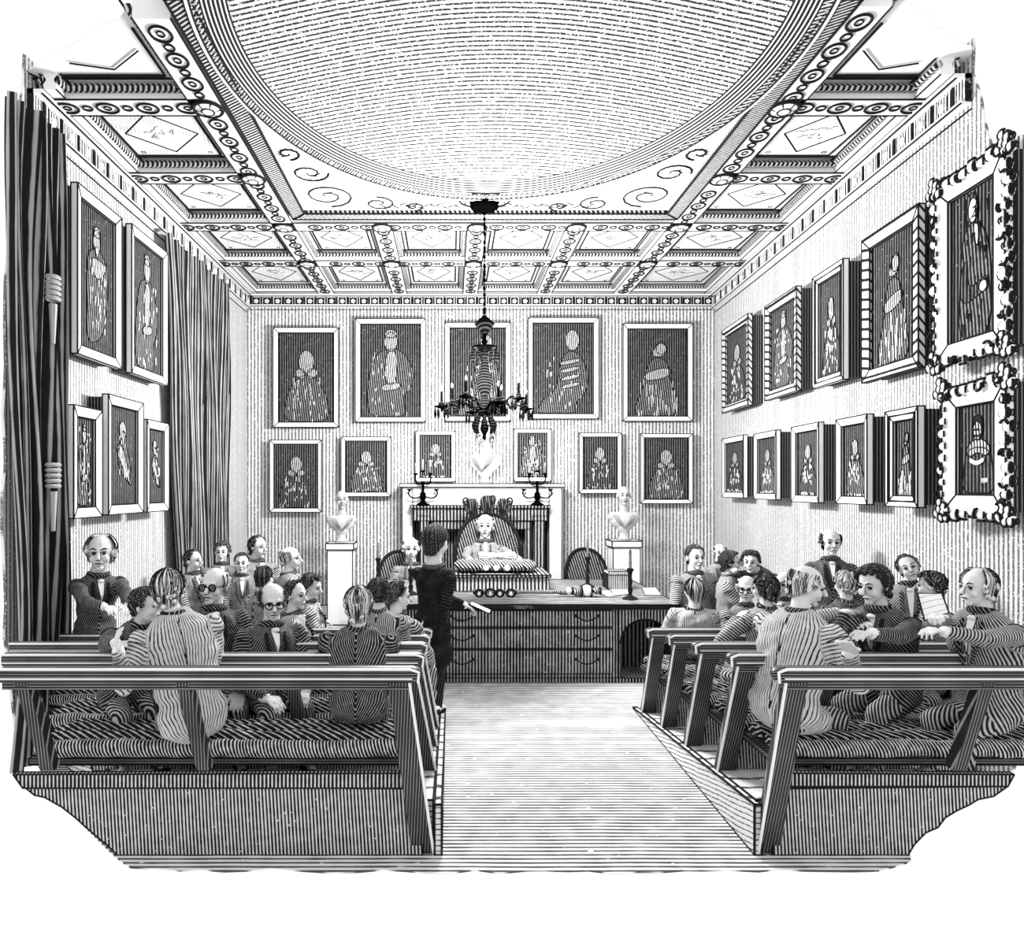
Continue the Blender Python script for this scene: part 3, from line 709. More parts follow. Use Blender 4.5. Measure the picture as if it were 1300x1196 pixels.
# ================================================================ CANDLESTICKS AND CANDELABRA
def candelabra(px, label):
    Yc = Yi + .02; b = Vector((X(px, Yc), Yc, Zz(641.5, Yi) + .002)); r = thing('candelabra', label, 'candelabra', b, 0, 'candelabra on the mantel')
    m = M(b and None); k = 1.0
    m.lathe([(.10, 0), (.10, .015), (.05, .04), (.03, .07), (.045, .10), (.045, .17), (.02, .20), (.02, .30), (.035, .33), (.015, .36)], (0, 0, 0), 14)
    o = m.build('stem', [blackm], None, smooth=50); o.parent = r
    for (dx, dy, h, out) in ((-.20, 0, .22, 1), (.20, 0, .22, 1), (-.11, .05, .46, 0), (.11, -.05, .46, 0), (0, 0, .50, 0)):
        m = M(); z0 = .14 if out else .34
        if abs(dx) > 0:
            pts = []
            for i in range(9):
                t = i / 8; pts.append((dx * math.sin(t * PI / 2) * (1.12 if 0 < t < 1 else 1), dy * t, z0 + (h - z0) * (t ** 2) - .05 * math.sin(t * PI)))
            m.tube(pts, .012, 0, 6)
        m.lathe([(.012, -.01), (.035, .0), (.035, .02), (.018, .02)], (dx, dy, h), 10)
        o = m.build('arm', [blackm], None, smooth=50); o.parent = r
        if not out:
            m = M(); m.lathe([(.013, .02), (.012, .12), (.003, .13)], (dx, dy, h), 8); m.lathe([(.002, .125), (.009, .145), (.001, .175)], (dx, dy, h), 6, 1); o = m.build('candle', [hair_md, wax], None); o.parent = r
    return b
cb1 = candelabra(537, 'branched candelabra on the left of the dark mantel'); cb2 = candelabra(682, 'branched candelabra on the right of the dark mantel')
def candlestick(px, py, Yc, hpx, label, z):
    b = Vector((X(px, Yc), Yc, z)); h = hpx * Yc / F; r = thing('candlestick', label, 'candlestick', b, 0, 'candlesticks on the long table')
    hb = h * .62
    m = M(); m.lathe([(.085, 0), (.085, .012), (.045, .03), (.02, .05), (.03, hb * .3), (.016, hb * .4), (.028, hb * .55), (.018, hb * .7), (.024, hb * .85), (.04, hb * .93), (.04, hb * .96), (.018, hb)], (0, 0, 0), 14)
    o = m.build('holder', [brass], None, smooth=50); o.parent = r
    m = M(); m.lathe([(.017, hb - .02), (.016, h * .96), (.004, h)], (0, 0, 0), 10); o = m.build('candle', [hair_md], None); o.parent = r
# ================================================================ BUSTS ON PEDESTALS  (bust heads come from the figure kit, see e_people)
def pedestal(x0, x1, ytop, Yp, label):
    xa, xb = X(x0, Yp), X(x1, Yp); zt = Zz(ytop, Yp); b = Vector(((xa + xb) / 2, Yp + .18, 0)); r = thing('pedestal', label, 'pedestal', b, 0, 'pedestals for the busts')
    m = M(); m.box(xa, xb, Yp, Yp + .38, zt - .09, zt); m.build('cap', [PLASTER], r, b, ink=.010)
    m = M(); m.box(xa + .02, xb - .02, Yp + .02, Yp + .36, .12, zt - .09); m.build('shaft', [PLASTER], r, b, ink=.008)
    m = M(); m.box(xa, xb, Yp, Yp + .38, 0, .12); m.build('plinth', [PLASTER], r, b, ink=.008)
    return Vector(((xa + xb) / 2, Yp + .19, zt))
pedL = pedestal(413.5, 449, 690, 10.1, 'white square pedestal under the left bust, by the seated crowd')
pedR = pedestal(777, 815, 687, 10.1, 'white square pedestal under the right bust, behind the long table')
# ================================================================ LONG TABLE
ZT = .84; TY0, TY1 = 7.5, 9.57; TX0, TX1 = -1.05, 2.43
base = Vector((.69, 8.5, 0)); root = thing('library_table', 'long dark pedestal table with drawers and arched kneeholes before the chairman', 'table', base)
m = M(); m.box(TX0, TX1, TY0, TY1, ZT - .05, ZT); m.build('tabletop', [table_top], root, base, ink=.007)
m = M()
fx0, fx1 = TX0 + .08, TX1 - .06; fy = TY0 + .05
segs = [(fx0, -.35), (-.02, 1.72), (2.37 - .001, 2.37)]
# carcass with two arched kneeholes
def arch_panel(x0, x1):
    w = x1 - x0; r = w / 2 - .03; cx = (x0 + x1) / 2; zc = .42; n = 14
    poly = [(x0, .05), (x0, ZT - .05), (x1, ZT - .05), (x1, .05), (cx + r, .05)] + [(cx + r * math.cos(PI * i / n), zc + r * .95 * math.sin(PI * i / n)) for i in range(n + 1)] + [(cx - r, .05)]
    m.prism(poly, lambda u, v, d: (u, fy + d, v), 0, .03, 0)
    m.tube([(cx + (r + .0) * math.cos(PI * i / n), fy - .004, zc + r * .95 * math.sin(PI * i / n)) for i in range(n + 1)], .007, 2, 4)
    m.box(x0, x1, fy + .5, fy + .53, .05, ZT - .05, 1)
arch_panel(fx0, -.32); arch_panel(1.78, fx1)
m.box(-.32, 1.78, fy, fy + .55, .05, ZT - .05, 0)
m.box(fx0, fx0 + .04, fy + .03, TY1 - .1, .05, ZT - .05, 0); m.box(fx1 - .04, fx1, fy + .03, TY1 - .1, .05, ZT - .05, 0); m.box(fx0, fx1, fy, TY1 - .1, 0, .05, 0)
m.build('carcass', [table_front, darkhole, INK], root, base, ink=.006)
for z0, z1 in ((.60, .77), (.37, .58), (.10, .35)):
    m = M(); m.box(-.28, 1.72, fy - .015, fy, z0, z1); d = m.build('drawer', [table_front], root, base, ink=.006)
    for cx in (.12, 1.45):
        m = M(); zz_ = (z0 + z1) / 2 + .03
        m.tube([(cx - .12 + .024 * i, fy - .03, zz_ - .05 * math.sin(PI * i / 10)) for i in range(11)], .007, 0, 5)
        for q in (-.12, .12): m.ell((cx + q, fy - .025, zz_), .016, slot=0, n=8, k=5)
        m.v = [tuple(Vector(v) - base) for v in m.v]; h = m.build('handle', [brass]); h.parent = d
ZT_ = ZT + .002
candlestick(746, 745, 8.86, 62, 'tall candlestick on the table in front of the empty round chair', ZT_)
candlestick(800, 763, 7.86, 64, 'candlestick at the right end of the table among the papers', ZT_)
candlestick(521.5, 757, 8.2, 54, 'candlestick on the table before the seated man at the far left', ZT_)
candlestick(480, 745, 9.2, 52, 'candlestick at the far left end of the table, above the bench sitters', ZT_)
# raised reading desk with cushion
base = Vector((X(637, 8.7), 8.75, ZT_)); root = thing('reading_desk', 'low fluted box standing on the table in front of the chairman', 'desk box', base)
m = M(); xa, xb = X(578, 8.45), X(697, 8.45); m.box(xa, xb, 8.45, 9.2, ZT_, Zz(733, 8.45)); m.build('box_body', [mat('desk_flutes', .6, BLK, (1, 0, 0), .045, .5, .05, .15)], root, base, ink=.007)
zd = Zz(733, 8.45)
m = M(); m.box(xa - .02, xb + .02, 8.43, 9.22, zd, zd + .03); m.build('box_lid', [marble_dark], root, base, ink=.007); zd += .032
base = Vector((X(629, 8.7), 8.78, zd)); root = thing('cushion', 'dark plump tasselled cushion on the fluted box in front of the chairman', 'cushion', base)
m = M(); xa, xb = X(580, 8.55), X(680, 8.55); cx = (xa + xb) / 2; wx = (xb - xa) / 2
for k in range(7): m.ell((xa + .09 + (2 * wx - .18) * k / 6, 8.80, zd + .075), (.13, .28, .075), n=14, k=8)
o = remesh(m, 'cushion_body', .014, mat('cushion_velvet', .6, BLK, (1, .2, .6), .034, .7, .5, .3), None, 2); o.location = -base; o.parent = root
for x in (617, 630, 644):
    p = Vector((X(x, 8.5), 8.50, zd + .075)); m = M(); m.ell(p, (.036, .03, .034), n=12, k=8); m.build('tassel_ball', [PAPER], root, base, smooth=60)
m = M(); m.hexa([(X(606, 8.4), 8.44, zd + .0), (X(650, 8.4), 8.44, zd), (X(662, 8.4), 8.49, zd), (X(600, 8.4), 8.49, zd)] + [(X(606, 8.4), 8.44, zd + .008), (X(650, 8.4), 8.44, zd + .008), (X(662, 8.4), 8.49, zd + .008), (X(600, 8.4), 8.49, zd + .008)])
o = m.build('letter_knife', [PAPER], None, ink=.004); tag(o, 'thin white paper knife along the front edge of the fluted box', 'paper knife')
# open book for the chairman
b = Vector((X(631, 9.0), 9.0, zd + .155))
m = M()
for sx in (-1, 1):
    m.hexa([(b.x, b.y - .14, b.z), (b.x + sx * .24, b.y - .14, b.z + .0), (b.x + sx * .24, b.y + .14, b.z + .03), (b.x, b.y + .14, b.z + .03)] + [(b.x, b.y - .14, b.z + .012), (b.x + sx * .24, b.y - .14, b.z + .03), (b.x + sx * .24, b.y + .14, b.z + .06), (b.x, b.y + .14, b.z + .042)])
tag(m.build('open_book', [paper_w], None, b, ink=.005), 'open white book lying on the cushion before the chairman', 'book')
# ceremonial mace
zc = ZT + .055; my = 8.05
b = Vector((.9, my, ZT)); root = thing('ceremonial_mace', 'ornate ceremonial mace lying along the table before the fluted box', 'mace', b)
xs = [X(600, my), X(722, my)]
m = M(); q = Matrix.Rotation(R(90), 3, 'Y')
m.lathe([(.012, 0), (.03, .01), (.022, .06), (.035, .1), (.022, .16), (.02, .45), (.035, .5), (.02, .55), (.02, .95), (.035, 1.0), (.03, 1.12)], (xs[0], my, zc), 12, rot=q)
m.build('shaft', [glass_m], root, b, smooth=60, ink=.003, ang=60)
m = M()
for (x, r_, slot) in ((722, .05, 0), (733, .075, 1), (745, .085, 0), (757, .05, 1)):
    m.ell((X(x, my), my, zc + .01), (r_ * .8, r_, r_ * .8), slot=slot, n=12, k=8)
    m.torus((X(x + 5, my), my, zc + .01), r_ * .9, r_ * .75, .010, (0, 1, 0), (0, 0, 1), 14, 2)
m.build('crown_head', [PLASTER, glass_m, INK], root, b, smooth=60)
m = M()
for (x, r_) in ((608, .045), (622, .055), (634, .045), (648, .05)):
    m.torus((X(x, my), my - .07, ZT + .05), r_, r_ * .8, .014, (1, 0, 0), (0, 0, 1), 14, 0); m.ell((X(x, my), my - .07, ZT + .04), (.02, .02, .025), slot=1, n=8, k=5)
m.build('scroll_rest', [brass, PLASTER], root, b, smooth=60)
# papers and the small stack
def sheet(px, label, name='paper_sheet', cat='paper', T=.004, z=ZT_):
    vs = []
    for x, y in px: Yp = (EYE - z) * F / (y - CY); vs.append((X(x, Yp), Yp, z))
    c = sum((Vector(v) for v in vs), Vector()) / len(vs)
    m = M(); m.hexa(vs + [(a, b_, c_ + T) for a, b_, c_ in vs]); return tag(m.build(name, [paper_w], None, c, ink=.0045), label, cat, 'papers on the long table')
sheet([(770, 758), (779, 758), (776, 750), (760, 751)], 'small white slip on the table, leftmost of the papers')
sheet([(779, 757), (801, 754), (797, 747), (774, 749)], 'white sheet between the small slip and the front candlestick')
sheet([(819, 756), (840, 756), (832, 746), (815, 747)], 'white sheet nearest the right corner of the table')
b = Vector((X(785, 8.6), 8.75, ZT_)); root = thing('letter_box', 'small ribbed casket on the table in front of the right pedestal', 'box', b)
m = M(); m.box(X(772, 8.6), X(800, 8.6), 8.6, 8.9, ZT_, Zz(730, 8.6)); m.build('casket_body', [band_m], root, b, ink=.007)
m = M(); m.hexa([(X(772, 8.6), 8.6, Zz(730, 8.6)), (X(800, 8.6), 8.6, Zz(730, 8.6)), (X(800, 8.6), 8.9, Zz(730, 8.6)), (X(772, 8.6), 8.9, Zz(730, 8.6)), (X(774, 8.6), 8.64, Zz(726, 8.6)), (X(798, 8.6), 8.64, Zz(726, 8.6)), (X(798, 8.6), 8.86, Zz(726, 8.6)), (X(774, 8.6), 8.86, Zz(726, 8.6))]); m.build('lid', [band_m], root, b, ink=.006)
# ================================================================ ROUND-BACKED CHAIRS
def round_chair(cx, cy, zseat, rw, ztop, label, crest=False):
    b = Vector((cx, cy, 0)); r = thing('round_back_chair', label, 'chair', b, 0, 'round-backed chairs behind the table')
    yb = cy + .26; zc = zseat + .1; H = ztop - zc
    m = M(); n = 22
    poly = [(cx - rw * .85, zseat - .05)] + [(cx - rw * math.copysign(abs(math.cos(PI * i / n)) ** .85, math.cos(PI * i / n)), zc + H * (max(0, math.sin(PI * i / n)) ** .62)) for i in range(n + 1)] + [(cx + rw * .85, zseat - .05)]
    cv = lambda u: -.16 * ((u - cx) / rw) ** 2
    m.prism(poly, lambda u, v, d: (u, yb + d + cv(u), v), 0, .07, 0)
    m.build('backrest', [chair_m], r, b, ink=None)
    m = M(); m.tube([(u, yb - .01 + cv(u), v) for u, v in poly], .026, 0, 8); m.build('back_frame', [brass], r, b, smooth=60)
    m = M()
    for i in range(1, 9):
        a = PI - PI * i / 9; m.tube([(cx + .15 * rw * math.cos(a), yb - .012 + cv(cx), zseat + .05), (cx + .9 * rw * math.cos(a), yb - .012 + cv(cx + .9 * rw * math.cos(a)), zc + .90 * H * math.sin(a) ** .62)], .006, 0, 4)
    m.build('tufting', [INK], r, b)
    m = M(); m.box(cx - rw * .75, cx + rw * .75, cy - .28, cy + .24, zseat - .12, zseat); m.build('seat', [chair_m], r, b, ink=.008)
    for sx in (-1, 1):
        for sy in (-.25, .22):
            m = M(); m.tube([(cx + sx * rw * .68, cy + sy, zseat - .1), (cx + sx * rw * .68, cy + sy, 0)], [.035, .02], 0, 8); m.build('leg', [brass], r, b, smooth=60)
        m = M(); m.tube([(cx + sx * rw * .92, yb - .13, zseat + .28), (cx + sx * rw * .9, cy - .1, zseat + .25), (cx + sx * rw * .8, cy - .24, zseat + .22), (cx + sx * rw * .75, cy - .24, zseat - .05)], .028, 0, 8); m.build('armrest', [brass], r, b, smooth=60)
    if crest:
        m = M()
        for k, dx in enumerate((-.21, 0, .21)):
            hh = .30 - .2 * abs(dx)
            m.lathe([(.03, 0), (.085, hh * .3), (.115, hh * .65), (.09, hh * .92), (.03, hh)], (cx + dx, yb, ztop - .03), 12, 0, sy=.6, rot=Matrix.Rotation(dx * .9, 3, 'Y'))
            for q in (-1, 0, 1): m.tube([(cx + dx * 1.0 + q * .02, yb - .06, ztop), (cx + dx * 1.08 + q * .05, yb - .085, ztop + hh * .5), (cx + dx * 1.15 + q * .055, yb - .07, ztop + hh * .9)], [.008, .012, .006], 1, 5)
            m.torus((cx + dx * 1.15 + (.07 if dx >= 0 else -.07), yb - .05, ztop + hh * .72), .04, .05, .012, (1, 0, 0), (0, 0, 1), 12, 1)
        m.build('carved_crest', [mat('crest_carving', .22, BLK, (1, .1, .1), .030, .66, .2, .2), brass], r, b, smooth=60)
round_chair(X(619, 10.1), 9.85, .72, .47, Zz(653, 10.1), 'great round-backed throne with a carved crest holding the chairman', True)
round_chair(X(744, 10.05), 9.95, .50, .30, Zz(697, 10.2), 'empty dark round-backed chair right of the chairman')
round_chair(X(507, 10.1), 9.95, .50, .30, Zz(700, 10.2), 'round-backed chair of the man seated left of the speaker')
# ================================================================ BENCHES
def zpl(Y): return max(0, .28 * (6.6 - Y) / (6.6 - 4.05))     # raked platform
RY = [6.5, 5.9, 5.3, 4.67, 4.05]; RAIL = [.85, .92, .99, 1.06, 1.13]; SEAT = [.42, .46, .50, .545, .59]
XKL = -.10; XKR = 1.745
def platform(x0, x1, side, label_n):
    m = M(); ya, yb = 4.05, 6.62
    if side < 0: poly = [(x1, ya), (x1, yb), (x0, yb), (x0, 5.7), (-2.6, 5.0), (-2.1, 4.5), (-1.65, 4.15), (-1.25, ya)]
    else: poly = [(x0, ya), (x0 + .03, yb), (x1, yb), (x1, 5.5), (3.4, 5.0), (2.9, 4.5), (2.4, ya)]
    n = len(poly); vs = [(x, y, 0) for x, y in poly] + [(x, y, zpl(y) + .01) for x, y in poly]
    m.add(vs, [tuple(range(n)), tuple(range(n, 2 * n))] + [(i, (i + 1) % n, n + (i + 1) % n, n + i) for i in range(n)], 0)
    o = m.build('floor', [kerb_m], None, ink=.006); struct(o)
platform(XL, XKL, -1, 0); platform(XKR, XR(5.8), 1, 1)
bench_names = {('l', 0): 'dark wooden bench of the left block, the row nearest the table', ('l', 1): 'dark wooden bench of the left block, second row from the table', ('l', 2): 'dark wooden bench of the left block, middle row', ('l', 3): 'dark wooden bench of the left block, second row from the viewer', ('l', 4): 'nearest open-backed bench on the left, its full panel toward the viewer',
 ('r', 0): 'dark wooden bench of the right block, the row nearest the table', ('r', 1): 'dark wooden bench of the right block, second row from the table', ('r', 2): 'dark wooden bench of the right block, middle row', ('r', 3): 'dark wooden bench of the right block, second row from the viewer', ('r', 4): 'nearest open-backed bench on the right, its full panel toward the viewer'}
def bench(side, k):
    Y0 = RY[k]; zr = RAIL[k]; zs = SEAT[k]; pz = zpl(Y0); Yt = Y0 - .30
    sg = -1 if side == 'l' else 1
    xe_b = XKL - .03 if sg < 0 else XKR + .03; xe_t = xe_b + sg * (.10 if sg < 0 else .0) + (0 if sg < 0 else .0)
    xf = (XL + .02 if sg < 0 else XR(Y0) - .05)
    if sg < 0: xf = {4: -2.36, 3: -2.74, 2: -3.08}.get(k, xf)
    b = Vector(((xe_b + xf) / 2, Y0, pz)); r = thing('bench', bench_names[(side, k)], 'bench', b, 0, 'benches of the %s block' % ('left' if sg < 0 else 'right'))
    near = k == 4
    zb = 0 if near else pz
    # top rail: rounded section with a curled nose at the aisle end
    m = M(); n = 10; hh = .042; dd = .05; sec = [(dd * math.copysign(abs(math.cos(a)) ** .6, math.cos(a)), hh * math.copysign(abs(math.sin(a)) ** .6, math.sin(a))) for a in [2 * PI * (i + .5) / n for i in range(n)]]
    x1 = xe_t - sg * .02; x2 = xf
    stations = [(x1 - sg * .055, .35), (x1 - sg * .045, .75), (x1 - sg * .01, 1.0), (x2, 1.0)]
    vs = []; fs = []
    for x, q in stations: vs += [(x, Yt + a * q, zr - .042 + c * q) for a, c in sec]
    for i in range(len(stations) - 1):
        for j in range(n): fs.append((i * n + j, i * n + (j + 1) % n, (i + 1) * n + (j + 1) % n, (i + 1) * n + j))
    fs += [tuple(range(n)), tuple(range(len(vs) - n, len(vs)))]; m.add(vs, fs, 0)
    x1b = x1 - sg * .04
    m.tube([(x1b, Yt - .055, zr - .075), (x1b - sg * .005, Yt - .058, zr - .02), (x1b + sg * .04, Yt - .055, zr - .004), (x2, Yt - .055, zr - .004)], .0075, 1, 6)   # white tube painted as the highlight along the upper edge
    m.tube([(x1b + sg * .03, Yt - .052, zr - .055), (x2, Yt - .052, zr - .055)], .004, 1, 6)  # second, thinner painted highlight lower on the rail
    m.box(min(x1, x2), max(x1, x2), Yt - .02, Yt + .04, zr - .12, zr - .08, 0)
    m.build('top_rail', [wood, PLASTER], r, b, smooth=50)
    # end post and back supports
    def post(xt, xb, wt, wb, z0, nm, edge_glint=True):
        m = M(); f = lambda z: Y0 + (Yt - Y0) * (z - zb) / (zr - .05 - zb) if True else 0
        z1 = zr - .08; ya, yb_ = f(z0), f(z1); d = .035
        P = [(xb - wb, ya - d, z0), (xb + wb, ya - d, z0), (xb + wb, ya + d, z0), (xb - wb, ya + d, z0), (xt - wt, yb_ - d, z1), (xt + wt, yb_ - d, z1), (xt + wt, yb_ + d, z1), (xt - wt, yb_ + d, z1)]
        m.hexa(P, 0)
        if edge_glint: m.tube([Vector(P[0 if sg > 0 else 1]) + Vector((sg * -.004, -.004, 0)), Vector(P[4 if sg > 0 else 5]) + Vector((sg * -.004, -.004, 0))], .0085, 1, 5)  # white tube as a painted highlight down the post edge
        m.build(nm, [wood_post, PLASTER], r, b)
    post(xe_t + sg * .045, xe_b + sg * .03, .055, .06, zb, 'end_post')
    sup = ([-1.35, -2.2] if sg < 0 else [2.78, 3.6]) if k % 2 == 0 else ([-.95, -1.8, -2.6] if sg < 0 else [2.32, 3.2])
    for x in sup: post(x + (-.06 if sg < 0 else .05), x, .035, .035, zs - .06, 'back_support', False)
    # seat, cushion, panel
    xi = xe_b + sg * .10
    lo, hi = min(xi, xf), max(xi, xf)
    if sg < 0 and k == 4: lo = -2.44
    m = M(); m.box(lo, hi, Y0 + .05, Y0 + .50, zs - .12, zs - .085); m.build('seat_board', [wood], r, b, ink=.005)
    m = M(); rr = random.Random(k * 7 + sg)
    def roll(yc, rad, zc, n=26):
        pts = []; rs = []
        for i in range(n + 1):
            t = i / n; pts.append((lo + .02 + (hi - lo - .04) * t, yc + rr.uniform(-.012, .012), zc + rr.uniform(-.008, .008))); rs.append(rad * rr.uniform(.92, 1.06) * (.6 if i in (0, n) else 1))
        return pts, rs
    p, q = roll(Y0 + .09, .052, zs - .04); m.tube(p, q, 1, 10)
    p, q = roll(Y0 + .20, .055, zs - .025); m.tube(p, q, 0, 10)
    p, q = roll(Y0 + .32, .055, zs - .02); m.tube(p, q, 0, 10)
    p, q = roll(Y0 + .43, .052, zs - .03); m.tube(p, q, 0, 10)
    m.build('seat_cushion', [cush, cush2], r, b, smooth=60)
    pt = zs - .125
    def pan(nm, poly, y0, y1, mt):
        m = M(); m.prism(poly, lambda u, v, d: (u, d, v), y0, y1, 0); m.build(nm, mt, r, b, ink=.005)
    yo = -.05 if near else .04
    if near and sg < 0:
        pan('base_panel', [(lo + .0 if 0 else -.16, zb), (-.16, pt - .09)] + ragged([(-2.42, pt - .09), (-2.27, .32), (-2.11, .20), (-1.88, 0)], .02, .07, 6), Y0 - .05, Y0 - .02, [panel_m])
        pan('panel_band', [(-.16, pt - .085), (-.16, pt)] + ragged([(-2.46, pt), (-2.41, pt - .085)], .012, .05, 7), Y0 - .055, Y0 - .02, [band_m])
    elif near:
        pan('base_panel', [(1.82, zb), (1.82, pt - .09)] + ragged([(3.13, pt - .09), (2.86, .24), (2.68, .12), (2.58, 0)], .02, .07, 6), Y0 - .05, Y0 - .02, [panel_m])
        pan('panel_band', [(1.82, pt - .075), (1.82, pt)] + ragged([(3.18, pt), (3.14, pt - .075)], .012, .05, 7), Y0 - .055, Y0 - .02, [band_m])
    else:
        cutx = {3: -2.45, 2: -2.75}.get(k, XL + .02) if sg < 0 else {3: 3.45, 2: 3.6}.get(k, xf)
        pan('base_panel', [(xe_b + sg * .06, pz), (xe_b + sg * .06, pt), (cutx, pt), (cutx - sg * .1, pz)][::1], Y0 - .01, Y0 + .02, [panel_m])
    return r
for k in range(5): bench('l', k); bench('r', k)
# kerb boards along the aisle
def kerb(x, nm, label):
    m = M(); m.hexa([(x - .02, 4.0, 0), (x + .02, 4.0, 0), (x + .02, 6.66, 0), (x - .02, 6.66, 0), (x - .02, 4.0, .285), (x + .02, 4.0, .285), (x + .02, 6.66, .012), (x - .02, 6.66, .012)])
    struct(m.build(nm, [kerb_m], None, ink=.008))
kerb(XKL + .03, 'trim_%d' % (tn[0] + 1), ''); tn[0] += 1; kerb(XKR - .01, 'trim_%d' % (tn[0] + 1), ''); tn[0] += 1
# backless forms further back, under the rear sitters
def form(x0, x1, y, z, label):
    b = Vector(((x0 + x1) / 2, y, 0)); r = thing('form_bench', label, 'bench', b, 0)
    m = M(); m.box(x0, x1, y - .16, y + .16, z - .05, z); m.build('seat', [wood], r, b, ink=.006)
    for x in (x0 + .08, x1 - .12):
        for yy in (y - .13, y + .09): m = M(); m.box(x, x + .05, yy, yy + .05, 0, z - .05); m.build('leg', [wood_post], r, b, ink=.004)
form(-3.05, -1.45, 7.55, .50, 'backless form bench behind the left block, under the row of side-facing sitters')
form(-3.0, -2.0, 8.35, .56, 'backless form bench farthest back on the left, by the curtain')
form(2.58, 3.75, 7.5, .50, 'backless form bench behind the right block, by the table end')
# ================================================================ CHANDELIER
Yc = 7.55; cx = X(615, Yc); b = Vector((cx, Yc, Zz(262, Yc)))
root = thing('chandelier', 'dark branched chandelier with glass drops hanging from the oval ceiling rim', 'chandelier', b)
m = M(); zt = ZC + .0
m.lathe([(.001, -.10), (.07, -.09), (.13, -.05), (.10, -.02), (.16, .0), (.16, .03)], (cx, Yc, zt - .02), 18)
for a in range(8): an = a * PI / 4; m.ell((cx + .12 * math.cos(an), Yc + .12 * math.sin(an), zt - .06), (.035, .035, .04), n=8, k=5)
m.build('ceiling_hook', [blackm], root, b, smooth=60)
m = M(); m.torus((cx - .07, Yc - .05, zt - .012), .2, .18, .012, n=24); m.torus((cx + .07, Yc - .05, zt - .012), .2, .18, .012, n=24); m.torus((cx, Yc - .05, zt - .016), .10, .10, .014, n=18); m.build('ceiling_rose', [INK], root, b)
zA = Zz(403, Yc)
m = M(); zz2 = zt - .1
while zz2 > zA: m.torus((cx, Yc, zz2), .011, .022, .0055, (1, 0, 0) if int(zz2 * 40) % 2 else (0, 1, 0), (0, 0, 1), 8, k=4); zz2 -= .031
m.tube([(cx, Yc, zt - .1), (cx, Yc, zA)], .006, 0, 5); m.build('chain', [blackm], root, b)
zp = lambda y: Zz(y, Yc)
m = M(); m.lathe([(.01, zp(400)), (.09, zp(409)), (.11, zp(411)), (.075, zp(418)), (.03, zp(423)), (.02, zp(430)), (.035, zp(434)), (.02, zp(438)), (.13, zp(440)), (.145, zp(443)), (.04, zp(447)), (.035, zp(455)), (.055, zp(470)), (.085, zp(486)), (.07, zp(495)), (.03, zp(503)), (.06, zp(510)), (.085, zp(518)), (.06, zp(527)), (.02, zp(530)), (.045, zp(545)), (.015, zp(553)), (.02, zp(556)), (.003, zp(560))], (cx, Yc, 0), 20)
m.build('stem', [blackg], root, b, smooth=60)
for i in range(12):
    an = 2 * PI * i / 12; m = M(); p = Vector((cx + .135 * math.cos(an), Yc + .135 * math.sin(an), zp(443)))
    m.lathe([(.003, 0), (.014, -.05), (.017, -.10), (.003, -.15)], p, 6); m.build('glass_drop', [blackg], root, b)
cand = []
for i in range(8):
    an = 2 * PI * i / 8 + .25; e = Vector((math.cos(an), math.sin(an), 0)); up = Vector((0, 0, 1)); c0 = Vector((cx, Yc, 0))
    rad = .47 if i % 2 == 0 else .40; zc_ = zp(517) if i % 2 == 0 else zp(508)
    m = M(); pts = []
    for t in range(13):
        u = t / 12; rr_ = .04 + (rad - .04) * u
        z = zp(520) + .11 * math.sin(u * PI * 1.05) * (1 - u * .2) - .10 * math.sin(u * PI) ** 3 * (u > .5) + (zc_ - .04 - zp(520)) * u - .05 * math.sin(u * 2 * PI)
        pts.append(c0 + e * rr_ + up * z)
    m.tube(pts, [.02 - .009 * t / 12 for t in range(13)], 0, 7)
    pe = c0 + e * rad + up * zc_
    m.tube([pts[-1], pe], .012, 0, 6)
    m.lathe([(.012, -.03), (.07, -.012), (.075, 0), (.03, .004), (.026, .04), (.018, .045)], pe, 14, 0)
    arm = m.build('arm', [blackg], root, b, smooth=60)
    m = M(); m.lathe([(.013, .04), (.012, .15), (.002, .16)], pe - b, 8, 0); m.lathe([(.002, .155), (.009, .175), (.001, .21)], pe - b, 6, 1); c = m.build('candle', [blackm, wax]); c.parent = arm
    m = M()
    for q in range(6):
        a2 = 2 * PI * q / 6; pp = pe - b + Vector((.066 * math.cos(a2), .066 * math.sin(a2), -.015)); m.lathe([(.002, 0), (.013, -.045), (.015, -.08), (.003, -.12)], pp, 6)
    dd = m.build('glass_drop', [blackg]); dd.parent = arm
    cand.append(pe + Vector((0, 0, .20)))
# strings of drops under the stem
m = M()
for i in range(8):
    an = 2 * PI * i / 8; e = Vector((math.cos(an), math.sin(an), 0)); m.tube([Vector((cx, Yc, zp(528))) + e * .07, Vector((cx, Yc, zp(540))) + e * .12, Vector((cx, Yc, zp(550))) + e * .10], [.018, .02, .012], 0, 6)
m.build('drop_skirt', [blackg], root, b, smooth=60)
